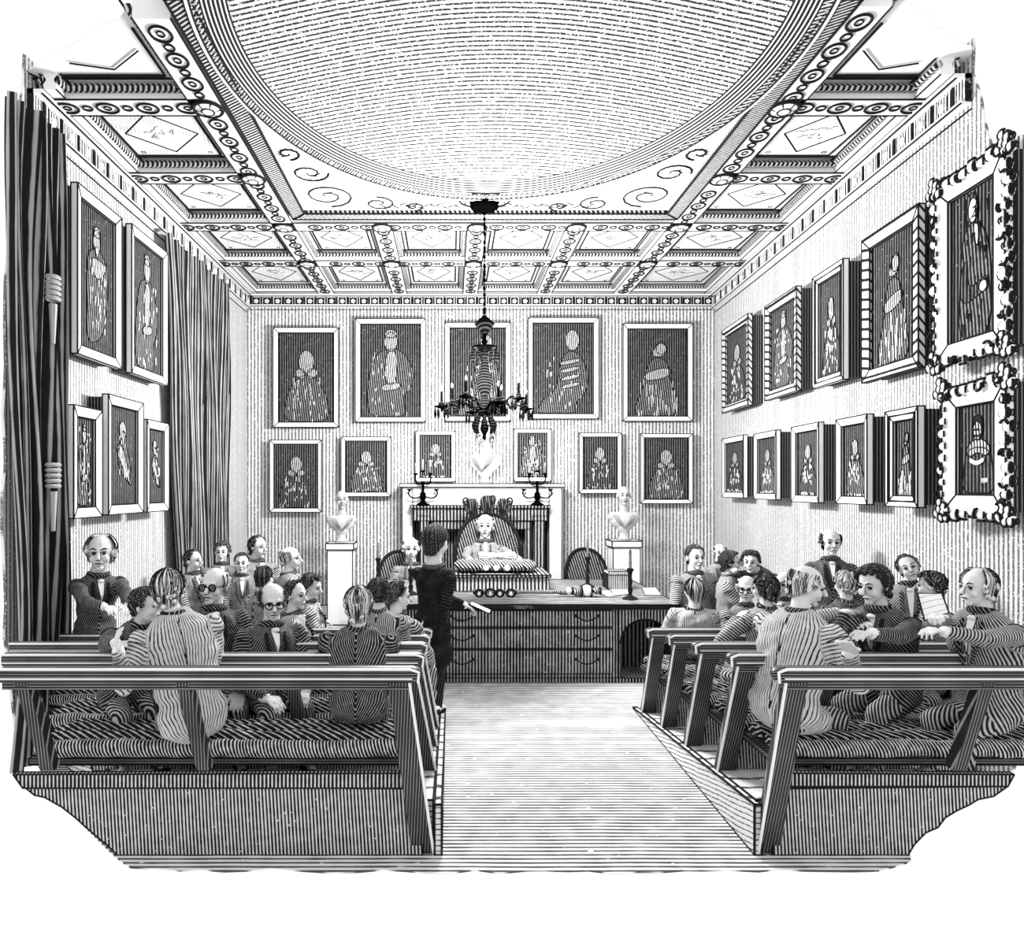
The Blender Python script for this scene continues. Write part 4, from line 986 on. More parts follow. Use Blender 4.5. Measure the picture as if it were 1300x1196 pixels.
# ================================================================ FIGURES
def head_pieces(m, T):
    old = m.T; m.T = T
    m.ell((0, .016, .030), (.077, .094, .086)); m.ell((0, -.018, -.030), (.057, .066, .078)); m.ell((0, -.060, -.093), (.024, .020, .018))
    m.cap((0, -.086, .012), (0, -.110, -.026), .008, .0145); m.cap((-.036, -.076, .024), (.036, -.076, .024), .011, .011)
    for s in (-1, 1): m.ell((s * .035, -.056, -.032), .026, n=10, k=7); m.ell((s * .079, .012, -.004), (.010, .018, .031), n=10, k=7)
    m.ell((0, -.080, -.060), (.023, .012, .010))
    m.T = old
def face_parts(root, T, ink=1.0, frown=0, marble_=False, glasses=None):
    for s in (-1, 1):
        m = M(T); m.ell((s * .030, -.0755, .000), (.0125, .0065, .0065), n=8, k=6); m.tube([(s * .014, -.082, .009), (s * .030, -.087, .012), (s * .046, -.078, .007)], [.002, .0035, .002], 0, 5)
        if marble_: m = M(T); m.tube([(s * .018, -.083, .004), (s * .030, -.086, .008), (s * .043, -.078, .003)], .003, 0, 5); m.ell((s * .030, -.079, .0), (.005, .005, .005), n=6, k=4)
        m.build('eye', [INK], root)
        if not glasses:
            m = M(T); m.tube([(s * .012, -.089, .026 - frown * .006), (s * .032, -.091, .036), (s * .053, -.078, .030)], [.003, .0048 * ink, .002], 0, 5); m.build('eyebrow', [INK], root)
    m = M(T); m.tube([(-.021, -.090, -.062), (-.008, -.0945, -.060), (.008, -.0945, -.060), (.021, -.090, -.062)], [.002, .0035, .0035, .002], 0, 5)
    m.tube([(-.008, -.094, -.079), (.008, -.094, -.079)], .002, 0, 4); m.build('mouth', [INK], root)
    m = M(T); m.tube([(-.013, -.108, -.037), (0, -.118, -.040), (.013, -.108, -.037)], [.002, .004, .002], 0, 5); m.tube([(.011, -.092, .012), (.013, -.104, -.018), (.018, -.104, -.032)], [.0015, .0025, .003], 0, 4); m.build('nose_shadow_line', [INK], root)  # nostril line, and the nose's shadow drawn in ink
    if glasses:
        m = M(T)
        for s in (-1, 1):
            m.torus((s * .034, -.098, .000), .024, .022, .0042, (1, 0, 0), (0, 0, 1), 16)
            m.tube([(s * .058, -.096, .004), (s * .082, .0, .006)], .003, 0, 5)
            if glasses == 'dark': m.ell((s * .034, -.096, .0), (.021, .003, .019), slot=1, n=12, k=6)
        m.tube([(-.011, -.100, .004), (0, -.104, .008), (.011, -.100, .004)], .004, 0, 5)
        m.build('spectacles', [INK, hair_md], root)
HAIR = {  # front limit elev, side limit, back limit, start elev, thickness, lock wiggle
 'short': dict(front=42, side=-14, back=-56, top=90, th=.014, wig=.2),
 'curly': dict(front=34, side=-20, back=-54, top=90, th=.022, wig=1.0),
 'long': dict(front=40, side=-42, back=-62, top=90, th=.024, wig=.4),
 'bald_sides': dict(front=99, side=-24, back=-56, top=32, th=.014, wig=.5),
 'receding': dict(front=64, side=-24, back=-54, top=90, th=.014, wig=.4),
 'elder': dict(front=99, side=-38, back=-58, top=64, th=.022, wig=.5),
 'mop': dict(front=30, side=-34, back=-66, top=90, th=.026, wig=.5),
}
def hair(root, T, style, tone, seed, part=0):
    h = HAIR[style]; r = random.Random(seed)
    def lim(az):   # az 0 = front
        a = abs(((az + PI) % (2 * PI)) - PI); dg = math.degrees(a)
        if style in ('bald_sides', 'elder'):
            if dg < 62: return None
            return h['side'] + (h['back'] - h['side']) * min(1, max(0, (dg - 70) / 80))
        if dg < 50: return h['front']
        if dg < 78: t = (dg - 50) / 28; return h['front'] + (h['side'] - h['front']) * t
        return h['side'] + (h['back'] - h['side']) * min(1, (dg - 78) / 70)
    def P(az, el, th):
        e = math.radians(el); rx, ry, rz = .077 + th, .094 + th, .086 + th * .8
        d = Vector((math.sin(az) * math.cos(e), -math.cos(az) * math.cos(e), math.sin(e)))
        p = Vector((d.x * rx, .016 + d.y * ry, .030 + d.z * rz))
        if el < -25: p.z = .030 + math.sin(R(-25)) * rz + (el + 25) * .0023; q = math.cos(R(-25)) ; p.x = math.sin(az) * rx * q * (1 + (el + 25) * .003); p.y = .016 - math.cos(az) * ry * q * (1 + (el + 25) * .004)
        return p
    nA = 36; nE = 9; m = M(T); grid = {}
    for i in range(nA):
        az = 2 * PI * i / nA; L = lim(az)
        if L is None: continue
        top = h['top'] if style not in ('bald_sides', 'elder') else h['top'] + (8 if abs(((az + PI) % (2 * PI)) - PI) > 1.9 else 0)
        for j in range(nE + 1):
            el = top + (L - top) * j / nE; tt = h['th'] * (1 - .65 * (j / nE) ** 4) + r.uniform(-.002, .002) * h['wig'] * 2
            if style in ('bald_sides', 'elder') and j == 0: tt = -.006
            grid[i, j] = len(m.v); m.v.append(tuple(T @ P(az, el, tt)))
    for i in range(nA):
        for j in range(nE):
            k = ((i + 1) % nA)
            q = [(i, j), (i, j + 1), (k, j + 1), (k, j)]
            if all(x in grid for x in q): m.f.append(tuple(grid[x] for x in q)); m.m.append(0)
    m2v = []
    # strands
    nS = (110 if style != 'bald_sides' else 90) if tone != 'dark' else 34
    for _ in range(nS):
        az = r.uniform(0, 2 * PI); L = lim(az)
        if L is None: continue
        pts = []; sw = r.uniform(-.25, .25) * (1 + h['wig']); st = h['top'] - r.uniform(2, 30) if style not in ('bald_sides', 'elder') else h['top'] - 2
        for j in range(8):
            t = j / 7; el = st + (L - 2 - st) * t; a = az + sw * t + h['wig'] * .10 * math.sin(t * 9 + az * 3)
            if lim(a) is None: a = az
            pts.append(P(a, el, h['th'] * (1 - .5 * t ** 4) + .0015))
        m.tube(pts, [.0010] + [.0017] * 6 + [.0008], 1, 4)
    if style in ('curly', 'mop', 'elder', 'long', 'bald_sides', 'receding'):
        n = {'curly': 46, 'mop': 40, 'long': 34, 'bald_sides': 26, 'receding': 22, 'elder': 34}[style]
        for _ in range(n):
            az = r.uniform(0, 2 * PI); L = lim(az)
            if L is None: continue
            hi = 60 if style == 'curly' else 10
            el = r.uniform(L, max(L + 12, min(hi, h['top']))); p = P(az, el, h['th'] * .6); a0 = r.uniform(0, 6.28)
            m.ell(p, (.016, .016, .018), slot=0, n=8, k=6)
            nrm = (p - Vector((0, .016, .02))).normalized(); u = nrm.orthogonal().normalized(); v = nrm.cross(u)
            m.tube([p + nrm * .015 + (u * math.cos(a0 + q) + v * math.sin(a0 + q)) * (.013 - q * .0012) for q in (0, .8, 1.6, 2.4, 3.2, 4.0)], .0019, 1, 4)
    base, line = {'light': (hair_lt, INK), 'dark': (hair_dk, hair_md), 'mid': (hair_md, INK)}[tone]
    # solidify cap slightly
    o = m.build('hair', [base, line], root, smooth=70)
    return o
def rotm(yaw=0, pitch=0, roll=0):   # degrees; yaw about z, pitch>0 looks down, roll>0 tilts toward its own left side(+x)
    return Matrix.Rotation(R(yaw), 4, 'Z') @ Matrix.Rotation(R(roll), 4, 'Y') @ Matrix.Rotation(R(pitch), 4, 'X')
def ik(sh, hd, l1, l2, pole):
    d = hd - sh; L = d.length; mx = (l1 + l2) * .985
    if L > mx: hd = sh + d * (mx / L); d = hd - sh; L = mx
    a = (l1 * l1 - l2 * l2 + L * L) / (2 * L); h = math.sqrt(max(0, l1 * l1 - a * a)); dn = d.normalized()
    p = pole - dn * pole.dot(dn); p = p.normalized() if p.length > 1e-3 else dn.orthogonal().normalized()
    return sh + dn * a + p * h, hd
def hand_pieces(m, wrist, dirn, nrm, side, S, curl=.5):
    dirn = dirn.normalized(); nrm = (nrm - dirn * nrm.dot(dirn)).normalized(); lat = dirn.cross(nrm) * side
    pc = wrist + dirn * .045 * S
    q = Matrix((lat, dirn, nrm)).transposed()
    m.ell(pc, (.034 * S, .048 * S, .013 * S), rot=q, n=12, k=8)
    for i, (off, ln) in enumerate(((-.033, .062), (-.011, .074), (.011, .070), (.032, .056))):
        a = wrist + dirn * .080 * S + lat * off * S; c1 = curl * (.6 + .12 * i)
        d1 = (dirn * math.cos(c1) + nrm * math.sin(c1)).normalized(); b = a + d1 * ln * .5 * S
        d2 = (dirn * math.cos(c1 * 2.1) + nrm * math.sin(c1 * 2.1)).normalized(); c = b + d2 * ln * .5 * S
        m.cap(a - dirn * .015 * S, b, .0088 * S, .0080 * S, n=8); m.cap(b, c, .0080 * S, .0068 * S, n=8)
    a = wrist + dirn * .025 * S - lat * .03 * S; b = a + (dirn * .7 - lat * .7).normalized() * .034 * S; c = b + (dirn * .9 - lat * .1 + nrm * .5).normalized() * .03 * S
    m.cap(a, b, .013 * S, .011 * S, n=8); m.cap(b, c, .011 * S, .009 * S, n=8)
TONE = {'black': coat_black, 'dark': coat_dark, 'mid': coat_mid, 'slant': coat_mid2, 'light': coat_light}
HEADK = .215
def person(label, hx, hy, Y, hp, yaw, hyaw, tone='mid', hr='short', ht='dark', pose='sit', zb=.5, lean=0, side=0, hpitch=0, hroll=0,
           hands=None, glasses=None, seed=0, wide=1.0, frown=0, scarf=False, curl=.5, trous=True, poles=None):
    s = F / Y; H = at(hx, hy, Y); hs = hp / s / HEADK; hs = min(1.4, max(.85, hs))
    Hh = H.z - zb
    S = 1.0
    if pose == 'sit': S = min(1.12, max(.92, hs * .98)); hip = Vector((0, 0, .13 * S))
    else: S = Hh / 1.60; hip = Vector((0, 0, .90 * S))
    # torso direction
    u = Vector((math.sin(R(side)), -math.sin(R(lean)), math.cos(R(lean)) * math.cos(R(side)))).normalized()
    L = (Hh - hip.z) / max(.35, u.z)
    hl = hip + u * L + Vector((0, -.03 * S, 0))
    neckL = .150 * hs
    N_ = hip + u * (L - neckL)
    Rz = Matrix.Rotation(R(yaw), 4, 'Z')
    off = Rz @ Vector((hl.x, hl.y, 0)); loc = Vector((H.x - off.x, H.y - off.y, zb))
    root = thing('person', label, 'person', loc, R(yaw))
    W = Matrix.Translation(loc) @ Rz; Wi = W.inverted()
    HT = Matrix.Translation(hl) @ rotm(hyaw - yaw, hpitch, hroll) @ Matrix.Scale(hs, 4)
    tl = (N_ - hip).length; K = tl / .50     # torso length factor
    lat = Vector((math.cos(R(side)), 0, -math.sin(R(side)))).normalized()
    shc = hip + u * tl * .83
    sw = .175 * S * wide
    sh = {q: shc + lat * sw * q for q in (-1, 1)}
    # arms
    tg = {}; hands = hands or {}
    for q, nm in ((-1, 'R'), (1, 'L')):   # facing -Y: figure's right is -x
        if nm in hands:
            t = Wi @ at(*hands[nm]) if not isinstance(hands[nm], Vector) else Vector(hands[nm]) * S
        else:
            t = Vector((q * .13 * S, -.33 * S, .17 * S)) if pose == 'sit' else Vector((q * .25 * S, -.06 * S, .78 * S))
        pl = Vector((q * .8, .5, -.6)) if not poles or nm not in poles else Vector(poles[nm])
        e, t = ik(sh[q], t, .29 * S, .27 * S, pl); tg[q] = (e, t)
    legs = {}
    for q in (-1, 1):
        hj = hip + Vector((q * .09 * S, 0, -.01))
        if pose == 'sit':
            drop = min(.42 * S, max(.16, zb - zpl(min(6.6, max(4.1, Y))) * (1 if Y < 6.6 else 0)) - .04)
            kn = Vector((q * .11 * S, -.36 * S, .07 * S)); an = Vector((q * .11 * S, -.37 * S, .04 - drop + .03))
        else:
            kn = Vector((q * .09 * S, -.03 * S, .50 * S)); an = Vector((q * .10 * S, .03 * S, .09 * S))
            if scarf == 'stride': kn += Vector((0, -.03 * q, 0)); an += Vector((q * .02, -.10 * q, 0))
        legs[q] = (hj, kn, an)
    # ---- continuous body
    m = M(); head_pieces(m, HT)
    nb = HT @ Vector((0, .02, -.05)); m.cap(nb, N_ + u * -.02, .048 * hs, .058 * hs)
    m.cap(hip + u * .05, N_ - u * .12 * S, .10 * S, .10 * S); m.cap(sh[-1] * .8 + shc * .2, sh[1] * .8 + shc * .2, .05 * S, .05 * S); m.cap(N_ - u * .14 * S, N_, .085 * S, .05 * S)
    for q in (-1, 1):
        e, t = tg[q]; m.cap(sh[q], e, .045 * S, .036 * S); m.cap(e, t, .036 * S, .024 * S)
        d = (t - e).normalized(); hand_pieces(m, t, d, Vector((0, .15, -1)) if abs(d.z) < .8 else Vector((-q, 0, 0)), q, S * 1.05, curl)
        hj, kn, an = legs[q]; m.cap(hj, kn, .07 * S, .05 * S); m.cap(kn, an, .048 * S, .035 * S); m.cap(an, an + Vector((0, -.12 * S, -.03)), .035, .03)
    remesh(m, 'body', .0085 if hp < 30 else (.0075 if hp < 38 else .0062), skin, root, 2 if hp < 38 else 1)
    # ---- coat
    m = M(); w = wide
    rot = Vector((0, 0, 1)).rotation_difference(u).to_matrix()
    m.ell(hip + u * .04 * K, (.175 * S * w, .135 * S, .13 * K), rot); m.ell(hip + u * tl * .38, (.165 * S * w, .13 * S, .19 * K), rot)
    m.ell(hip + u * tl * .66, (.185 * S * w, .135 * S, .20 * K), rot)
    m.cap(sh[-1] - u * .01, sh[1] - u * .01, .066 * S, .066 * S); m.cap(shc + u * .0, N_ - u * .025 * S, .10 * S, .060 * S * hs)
    for q in (-1, 1): m.cap(shc + lat * q * sw * .62, N_ - u * .05 * S + lat * q * .02, .068 * S, .058 * S)
    for q in (-1, 1):
        e, t = tg[q]; c = e + (t - e) * .93
        m.cap(sh[q], e, .066 * S, .054 * S); m.cap(e, c, .054 * S, .040 * S)
        if pose == 'sit':
            hj, kn, an = legs[q]; m.cap(hj + Vector((0, 0, .01)), hj + (kn - hj) * .45, .098 * S, .09 * S)
        else:
            m.cap(hip + Vector((q * .05, 0, 0)), hip + Vector((q * .085, .03, -.36 * S)), .125 * S, .125 * S)
    if pose == 'stand': m.cap(hip, hip + Vector((0, .05, -.34 * S)), .15 * S, .13 * S)
    ph = seed * 1.7
    def fold(co):
        x, y, z = co[:, 0], co[:, 1], co[:, 2]
        return .0045 * np.sin(38 * (x * .8 + z * .55) + 5 * np.sin(9 * y + ph)) * (.5 + .5 * np.sin(11 * z + 7 * x + ph)) + .003 * np.sin(60 * z + 25 * x + ph)
    cobj = remesh(m, 'coat', .012, TONE[tone], root, 3, fold)
    me = cobj.data; n = len(me.vertices); co = np.empty(n * 3); me.vertices.foreach_get('co', co); co = co.reshape(-1, 3)
    segs = [(hip - u * .35, N_, .155)] + [sg_ for q in (-1, 1) for sg_ in ((sh[q], tg[q][0], .06), (tg[q][0], tg[q][1], .047))]
    best = np.full(n, 1e9); hv = np.zeros(n)
    for i_, (A, B, rr_) in enumerate(segs):
        A_, B_ = np.array(A), np.array(B); d_ = B_ - A_; L_ = np.linalg.norm(d_); d_ = d_ / L_
        tr_ = (co - A_) @ d_; t_ = np.clip(tr_, 0, L_); rel = co - (A_ + t_[:, None] * d_); dist = np.linalg.norm(rel, axis=1) - rr_ - (0 if i_ else .022)
        x_ = np.array(lat if i_ == 0 else Vector(d_).orthogonal().normalized()); x_ = x_ - d_ * (x_ @ d_); x_ /= np.linalg.norm(x_); y_ = np.cross(d_, x_)
        if i_ == 0: y_ = y_ * (-1 if y_[1] > 0 else 1); ang = np.arctan2(rel @ x_, rel @ y_)
        else: ang = np.arctan2(rel @ x_, rel @ y_)
        sl_ = {'slant': .9, 'dark': .55, 'mid': .3, 'light': .12, 'black': .8}[tone]
        if i_ == 0: h_ = np.abs(ang) * .165 * S + t_ * sl_
        else: h_ = tr_ * .9 + np.abs(ang) * .012
        mk = dist < best; hv[mk] = h_[mk]; best[mk] = dist[mk]
    a_ = me.attributes.new('hatch', 'FLOAT', 'POINT'); a_.data.foreach_set('value', hv)
    # collar, lapels and cravat
    m = M(); nc = N_ - u * .035 * S; ax = (HT @ Vector((0, 0, 0)) - N_).normalized(); U_ = lat; V_ = U_.cross(u) * -1
    m.tube([nc + u * (.022 + .030 * math.sin(a / 2) ** 2) + U_ * .062 * S * hs * math.sin(a) - V_ * -.062 * S * hs * math.cos(a) for a in [2 * PI * i / 16 for i in range(16)]], .026 * S, 0, 7, closed=True)
    m.build('coat_collar', [collar_dark], root, smooth=70)
    f = Vector((0, -1, 0)); f = (f - u * f.dot(u)).normalized()
    def chest(x, k): return hip + u * tl * k + U_ * x * S + f * (.158 * S * math.sqrt(max(0.05, 1 - (x / .185) ** 2)) if k < .8 else .12 * S)
    m = M(); top = N_ - u * .02 + f * .088 * S
    m.add([top - U_ * .032 * S, top + U_ * .032 * S, chest(.014, .74) + f * .001, chest(0, .60), chest(-.014, .74) + f * .001] + [v - f * .03 for v in (top - U_ * .032 * S, top + U_ * .032 * S, chest(.014, .74), chest(0, .60), chest(-.014, .74))],
          [(0, 4, 3, 2, 1), (5, 6, 7, 8, 9), (0, 1, 6, 5), (1, 2, 7, 6), (2, 3, 8, 7), (3, 4, 9, 8), (4, 0, 5, 9)])
    m.ell(top - u * .005 + f * .006, (.030 * S, .016 * S, .016 * S), n=10, k=7); m.build('cravat', [PAPER], root, ink=.0025, ang=40)
    for q in (-1, 1):
        m = M(); m.tube([N_ - u * .03 + U_ * q * .055 * S + f * .03, top - u * .03 + U_ * q * .06 * S + f * .004, chest(q * .06, .70) + f * .010, chest(q * .012, .46) + f * .008], [.008, .014, .016, .006], 0, 6); m.build('lapel', [INK if tone in ('black', 'dark') else collar_dark], root, smooth=60)
        e, t = tg[q]; c = e + (t - e) * .95; d = (t - e).normalized()
        m = M(); m.cap(c - d * .01, c + d * .012, .036 * S, .034 * S, n=12); m.build('cuff', [PAPER], root, smooth=60)
        # sleeve seam
        m = M(); n1 = (sh[q] - e).normalized().cross(Vector((0, 0, 1))); n1 = n1.normalized() if n1.length > .1 else Vector((0, -1, 0))
        aa = (e - sh[q]).normalized(); b1 = aa.orthogonal().normalized(); b2 = aa.cross(b1); c0 = sh[q] + aa * .035
        m.tube([c0 + (b1 * math.cos(a) + b2 * math.sin(a)) * .069 * S for a in [2 * PI * i / 18 for i in range(18)]], .0035, 0, 4, closed=True); m.build('armhole_seam', [INK], root)
    m = M(); m.tube([hip + u * tl * k - f * .146 * S * (1 if k < .75 else .9) for k in (.1, .3, .5, .7, .85)], .003, 0, 4); m.build('back_seam', [INK], root)
    if trous:
        m = M()
        for q in (-1, 1): hj, kn, an = legs[q]; m.cap(hj, kn, .088 * S, .066 * S); m.cap(kn, an + Vector((0, 0, .01)), .064 * S, .048 * S)
        m.cap(legs[-1][0], legs[1][0], .09 * S, .09 * S)
        remesh(m, 'trousers', .016, trouser_black if tone == 'black' else trouser_m, root, 2)
        for q in (-1, 1):
            an = legs[q][2]; m = M(); m.ell(an + Vector((0, -.045 * S, -.035 * S)), (.042 * S, .115 * S, .038 * S), n=12, k=8); m.build('shoe', [INK], root, smooth=60)
    if hr: hair(root, HT, hr, ht, seed)
    face_parts(root, HT, frown=frown, glasses=glasses)
    return root, W, tg
def bust(label, p, hs, yaw, style=None, pitch=0, roll=0, drape=1, base_h=.13):
    root = thing('portrait_bust', label, 'bust', p, R(yaw))
    m = M(); m.lathe([(.10, 0), (.10, .02), (.075, .035), (.055, base_h * .6), (.07, base_h)], (0, 0, 0), 18, sx=1.0, sy=.85); m.build('socle', [marble], root, smooth=40, ink=.004, ang=50)
    z = base_h; HT = Matrix.Translation((0, -.01, z + .42 * hs)) @ rotm(0, pitch, roll) @ Matrix.Scale(hs, 4)
    m = M(); head_pieces(m, HT)
    m.cap(HT @ Vector((0, .02, -.05)), (0, .02, z + .18 * hs), .046 * hs, .055 * hs)
    m.ell((0, .01, z + .13 * hs), (.17 * hs, .09 * hs, .11 * hs)); m.cap((-.13 * hs, .01, z + .17 * hs), (.13 * hs, .01, z + .17 * hs), .06 * hs, .06 * hs); m.ell((0, 0, z + .04 * hs), (.085 * hs, .07 * hs, .07 * hs))
    remesh(m, 'body', .007, marble, root, 2)
    m = M()
    def surf(x, zz): return Vector((x * hs, (-.085 * math.sqrt(max(.08, 1 - (x / .2) ** 2)) - .012) * hs, z + zz * hs))
    for k in range(3):
        o = .025 * k
        m.tube([surf(-.14 + o, .20), surf(-.09 + o, .12 - o * .3), surf(-.01 + o * .2, .03 + o * .4)], [.003, .0045, .003], 0, 5)
        m.tube([surf(.14 - o, .20), surf(.09 - o, .12 - o * .3), surf(.0, .03 + o * .4)], [.003, .0045, .003], 0, 5)
    m.build('drapery_folds', [INK], root)
    if style: hair(root, HT, style, 'light', 5)
    face_parts(root, HT, marble_=True)
    return root
if not globals().get('NOPEOPLE'):
    bust('white marble bust of a bald man on the left pedestal', pedL, 1.16, 12)
    bust('white marble bust with draped shoulders on the right pedestal', pedR, 1.22, -4)
    bp = Vector((X(616, 10.95), 10.95, Zz(614, Yf) + .002))
    bb = bust('white marble bust with side curls on top of the chimneypiece', bp, 1.42, -25, 'long')
    for o in list(bb.children):
        if o.name.startswith('body'): pass
    # ---- row seats
    r1, r2, r3, r4, r5 = SEAT
    P_ = person
    # left block
    P_('standing elderly person in a dark coat by the left wall, hands on the bench ahead', 128, 702, 5.6, 42, 40, 18, 'dark', 'elder', 'light', 'stand', .11, lean=14, hands={'L': (168, 786, 5.15), 'R': (158, 790, 5.05)}, seed=1)
    P_('curly dark-haired person in profile leaning folded arms on the nearest left bench rail', 187, 769, 4.5, 40, 40, 78, 'dark', 'curly', 'dark', 'sit', r5, lean=26, side=4, hands={'R': (150, 822, 3.80), 'L': (168, 815, 3.82)}, seed=2, frown=1)
    P_('grey-haired person in a pale coat seen from behind, arm along the nearest left rail', 214, 748, 4.22, 44, 212, 190, 'light', 'mop', 'light', 'sit', r5, lean=12, side=8, hands={'L': (150, 826, 3.80)}, seed=3, wide=1.25, poles={'L': (.3, .3, -1)})
    P_('balding person in round spectacles in a dark coat, turned to the viewer', 272, 744, 4.95, 42, 25, -8, 'dark', 'bald_sides', 'light', 'sit', r4, glasses='dark', frown=1, seed=4)
    P_('person with swept-back hair in profile at the far left form, beside the curtain', 246, 712, 7.5, 25, 60, 70, 'slant', 'receding', 'mid', 'sit', .50, seed=5)
    P_('curly-haired person facing forward in the rear left crowd, close to the curtain', 282, 701, 8.3, 23, 20, 8, 'slant', 'curly', 'mid', 'sit', .56, seed=6)
    P_('dark-haired person facing the viewer in the middle of the rear left crowd', 307, 715, 7.45, 24, 20, 10, 'slant', 'short', 'dark', 'sit', .50, seed=7)
    P_('side-whiskered person in profile, head highest in the rear left crowd', 328, 695, 8.3, 26, 50, 60, 'slant', 'receding', 'mid', 'sit', .56, seed=8, wide=1.1)
    P_('broad-backed balding person in profile nearest the left pedestal, rear left crowd', 370, 709, 7.55, 27, 110, 80, 'slant', 'bald_sides', 'light', 'sit', .50, seed=9, wide=1.15)
    P_('bowed dark-haired person half hidden behind the frowning bald sitter on the left', 336, 734, 6.75, 27, 150, 160, 'mid', 'short', 'mid', 'sit', r1, seed=10)
    P_('bald frowning person with narrow spectacles and dark coat in the left block', 346, 764, 4.9, 42, 30, 22, 'dark', 'bald_sides', 'mid', 'sit', r4, frown=2, glasses='thin', seed=11, hpitch=8)
    P_('dark-haired person in a light coat looking right, beside the frowning bald sitter', 376, 756, 5.55, 33, 110, 62, 'light', 'receding', 'dark', 'sit', r3, seed=12)
    P_('dark-haired person in sharp profile in front of the left pedestal', 396, 745, 6.7, 28, 100, 75, 'slant', 'curly', 'dark', 'sit', r1, seed=13, hpitch=12)
    P_('white-haired broad person in a dark coat seen from behind, left block near the aisle', 456, 768, 4.4, 40, 178, 180, 'dark', 'mop', 'light', 'sit', r5, seed=14, wide=1.2)
    P_('dark curly-haired person from behind, beyond the white-haired sitter', 481, 752, 5.2, 30, 175, 190, 'mid', 'curly', 'dark', 'sit', r4, seed=15)
    P_('person turning toward the table, last sitter before the aisle on the left', 506, 757, 5.75, 33, 150, 112, 'slant', 'receding', 'mid', 'sit', r2, seed=16, hpitch=6)
    # centre
    P_('bald person in a light coat seated behind the left end of the table', 521.5, 697, 9.85, 28, 0, 10, 'slant', 'bald_sides', 'light', 'sit', .30, seed=17)
    P_('bald chairman in a pale gown seated in the carved round-backed throne', 616, 668, 9.8, 36, 0, -5, 'slant', 'bald_sides', 'light', 'sit', .47, seed=18, wide=1.15, hands={'R': (597, 712, 9.15), 'L': (665, 714, 9.15)}, trous=True)
    rt, W, tg = P_('standing speaker in a black tailcoat with his back turned, holding out a paper', 553, 689, 6.6, 41, 152, 155, 'black', 'short', 'dark', 'stand', 0.0, seed=19, wide=.98, scarf='stride', hands={'R': (540, 790, 6.45), 'L': (611, 783, 6.7)}, curl=.9, lean=2)
    e, t = tg[1]; hw = W @ t
    m = M(); q = hw + Vector((.10, .02, -.02)); m.hexa([q + Vector(v) for v in ((-.05, -.06, .03), (.13, -.07, -.05), (.15, .05, -.04), (-.04, .06, .04), (-.05, -.06, .035), (.13, -.07, -.045), (.15, .05, -.035), (-.04, .06, .045))]); tag(m.build('held_paper', [PAPER], None, q, ink=.004), "folded white paper in the standing speaker's outstretched hand", 'paper')
    # right block
    P_('dark-haired person seated next to the right end of the table', 883, 708, 7.7, 29, 10, 8, 'slant', 'short', 'dark', 'sit', .50, seed=20)
    P_('bald-browed person peering over between two dark-haired heads, far right crowd', 914, 702, 8.0, 20, 0, -10, 'slant', 'bald_sides', 'light', 'sit', .52, seed=21)
    P_('dark-haired person in profile facing right in the far right crowd', 928, 714, 7.3, 25, 70, 70, 'slant', 'long', 'dark', 'sit', .50, seed=22)
    P_('dark-haired person stooping leftward with an outstretched arm in the far right crowd', 953, 714, 7.2, 26, -45, -30, 'dark', 'curly', 'dark', 'stand', .0, seed=23, lean=52, hands={'R': (928, 722, 7.0), 'L': (985, 745, 6.9)}, trous=True)
    P_('fair-haired person in a pale coat from behind, nearest the table on the right', 881, 751, 6.75, 30, 165, 180, 'light', 'short', 'light', 'sit', r1, seed=24)
    P_('bald spectacled person facing left behind the first right benches', 948, 748, 5.95, 31, 10, -28, 'mid', 'bald_sides', 'light', 'sit', r2, seed=25, glasses='thin')
    P_('dark swept-haired person reaching an arm to the bench rail in the right block', 970, 748, 5.45, 32, 195, 215, 'mid', 'long', 'mid', 'sit', r3, seed=26, hands={'L': (936, 786, 5.5), 'R': (1000, 800, 5.4)})
    P_('small-headed balding person in profile facing left, behind the stooped elder', 996, 742, 5.5, 24, -60, -55, 'mid', 'bald_sides', 'light', 'sit', r3, seed=27)
    P_('large bald elder in a striped pale coat stooping to the right over the bench rail', 1025, 744, 4.38, 46, 120, 80, 'light', 'bald_sides', 'light', 'sit', r5, lean=16, seed=28, wide=1.3, hpitch=14, hands={'L': (1076, 776, 4.7), 'R': (1078, 830, 3.85)})
    P_('balding person standing up at the right wall in a dark slanted-hatch coat', 1055, 689, 6.55, 31, -20, -14, 'dark', 'bald_sides', 'dark', 'stand', .03, seed=29)
    P_('light curly-haired person seen from behind, under the standing man on the right', 1072, 742, 5.6, 29, 175, 185, 'dark', 'curly', 'light', 'sit', r3, seed=30)
    P_('long dark-haired person in a dark coat leaning left with a hat in hand', 1108, 743, 4.6, 44, -60, -62, 'dark', 'long', 'dark', 'sit', r5, seed=31, lean=14, wide=1.15, hands={'R': (1086, 795, 4.35), 'L': (1098, 806, 4.1)}, hpitch=10)
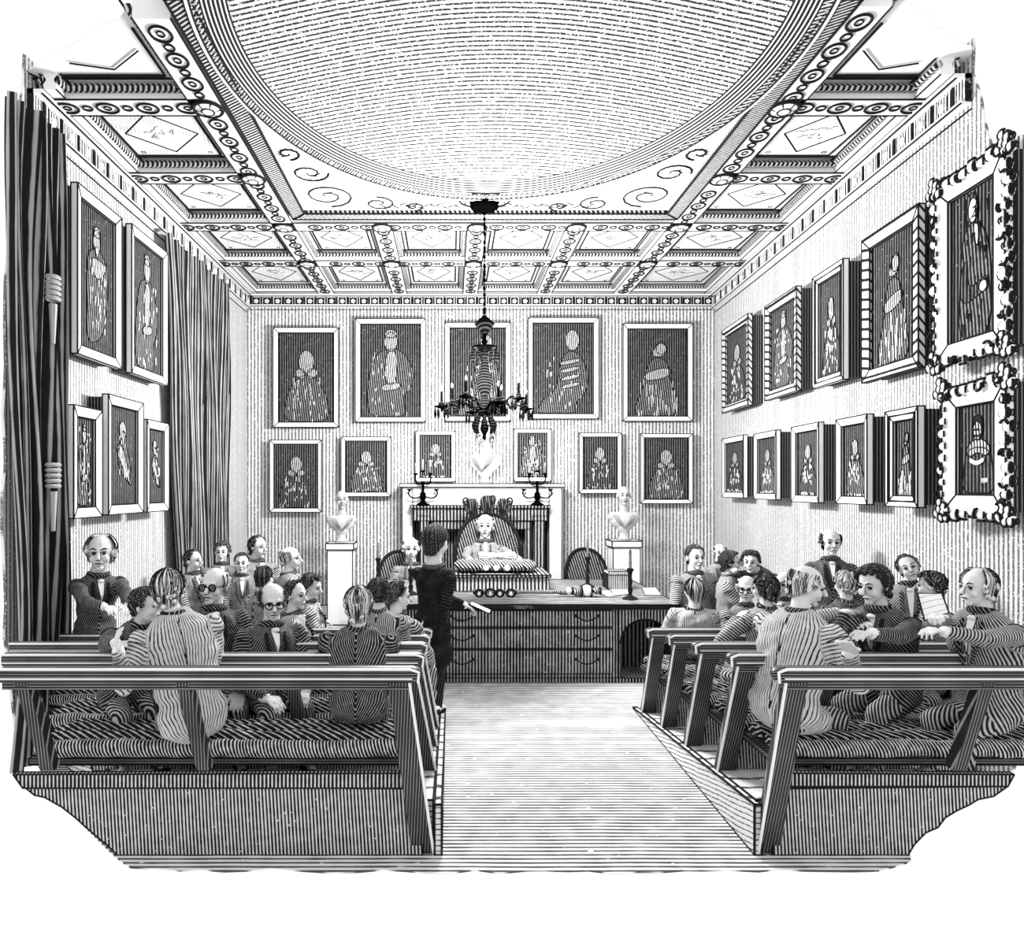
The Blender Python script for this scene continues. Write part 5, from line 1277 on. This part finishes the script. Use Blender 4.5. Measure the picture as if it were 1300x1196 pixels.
    P_('person with tilted head looking upward by the right wall', 1154, 722, 5.3, 28, -25, -25, 'slant', 'receding', 'mid', 'sit', r3, seed=32, hroll=-22, hpitch=-10)
    P_('fair tousled-haired person turned away behind the raised sheet', 1180, 744, 5.2, 32, -130, -120, 'slant', 'curly', 'mid', 'sit', r4, seed=33)
    rt, W, tg = P_('long grey-haired elder in a striped coat at far right reading a sheet', 1240, 746, 4.3, 44, -72, -80, 'mid', 'elder', 'light', 'sit', r5, seed=34, wide=1.25, lean=6, hands={'R': (1186, 785, 4.15), 'L': (1192, 802, 4.0)}, curl=.9)
    q = at(1182, 766, 4.25)
    m = M(); P4 = [at(1165, 754, 4.25), at(1196, 754, 4.2), at(1205, 778, 4.12), at(1174, 788, 4.17)]
    m.hexa(P4 + [p + Vector((0, .004, .002)) for p in P4]); tag(m.build('written_sheet', [paper_w], None, q, ink=.004), 'raised white sheet held by the grey-haired elder at far right', 'paper')
    m = M(); c = at(1078, 790, 4.3); m.lathe([(.02, .04), (.07, .042), (.075, -.03), (.12, -.036), (.12, -.046), (.02, -.048)], c, 18, 0, rot=Matrix.Rotation(R(20), 3, 'Y')); tag(m.build('hat', [collar_dark], None, c, smooth=40), 'small dark round hat held by the long dark-haired sitter', 'hat')
# ================================================================ LIGHT
w = bpy.data.worlds.new('world'); SC.world = w; w.use_nodes = True
w.node_tree.nodes['Background'].inputs[0].default_value = (1, 1, 1, 1); w.node_tree.nodes['Background'].inputs[1].default_value = 1.05
def lamp(name, p, power, rad=.03):
    l = bpy.data.lights.new(name, 'POINT'); l.energy = power; l.shadow_soft_size = rad; o = bpy.data.objects.new(name, l); C.objects.link(o); o.location = p
for i, p in enumerate(cand): lamp('chandelier_candle_light', p, 150, .02)
for b_, px in ((cb1, 537), (cb2, 682)): lamp('candelabra_light', b_ + Vector((0, -.05, .70)), 12, .03)
SC.view_settings.view_transform = 'Standard'; SC.view_settings.look = 'None'; SC.view_settings.gamma = 1; SC.view_settings.use_curve_mapping = False
SC.view_settings.exposure = 0.0
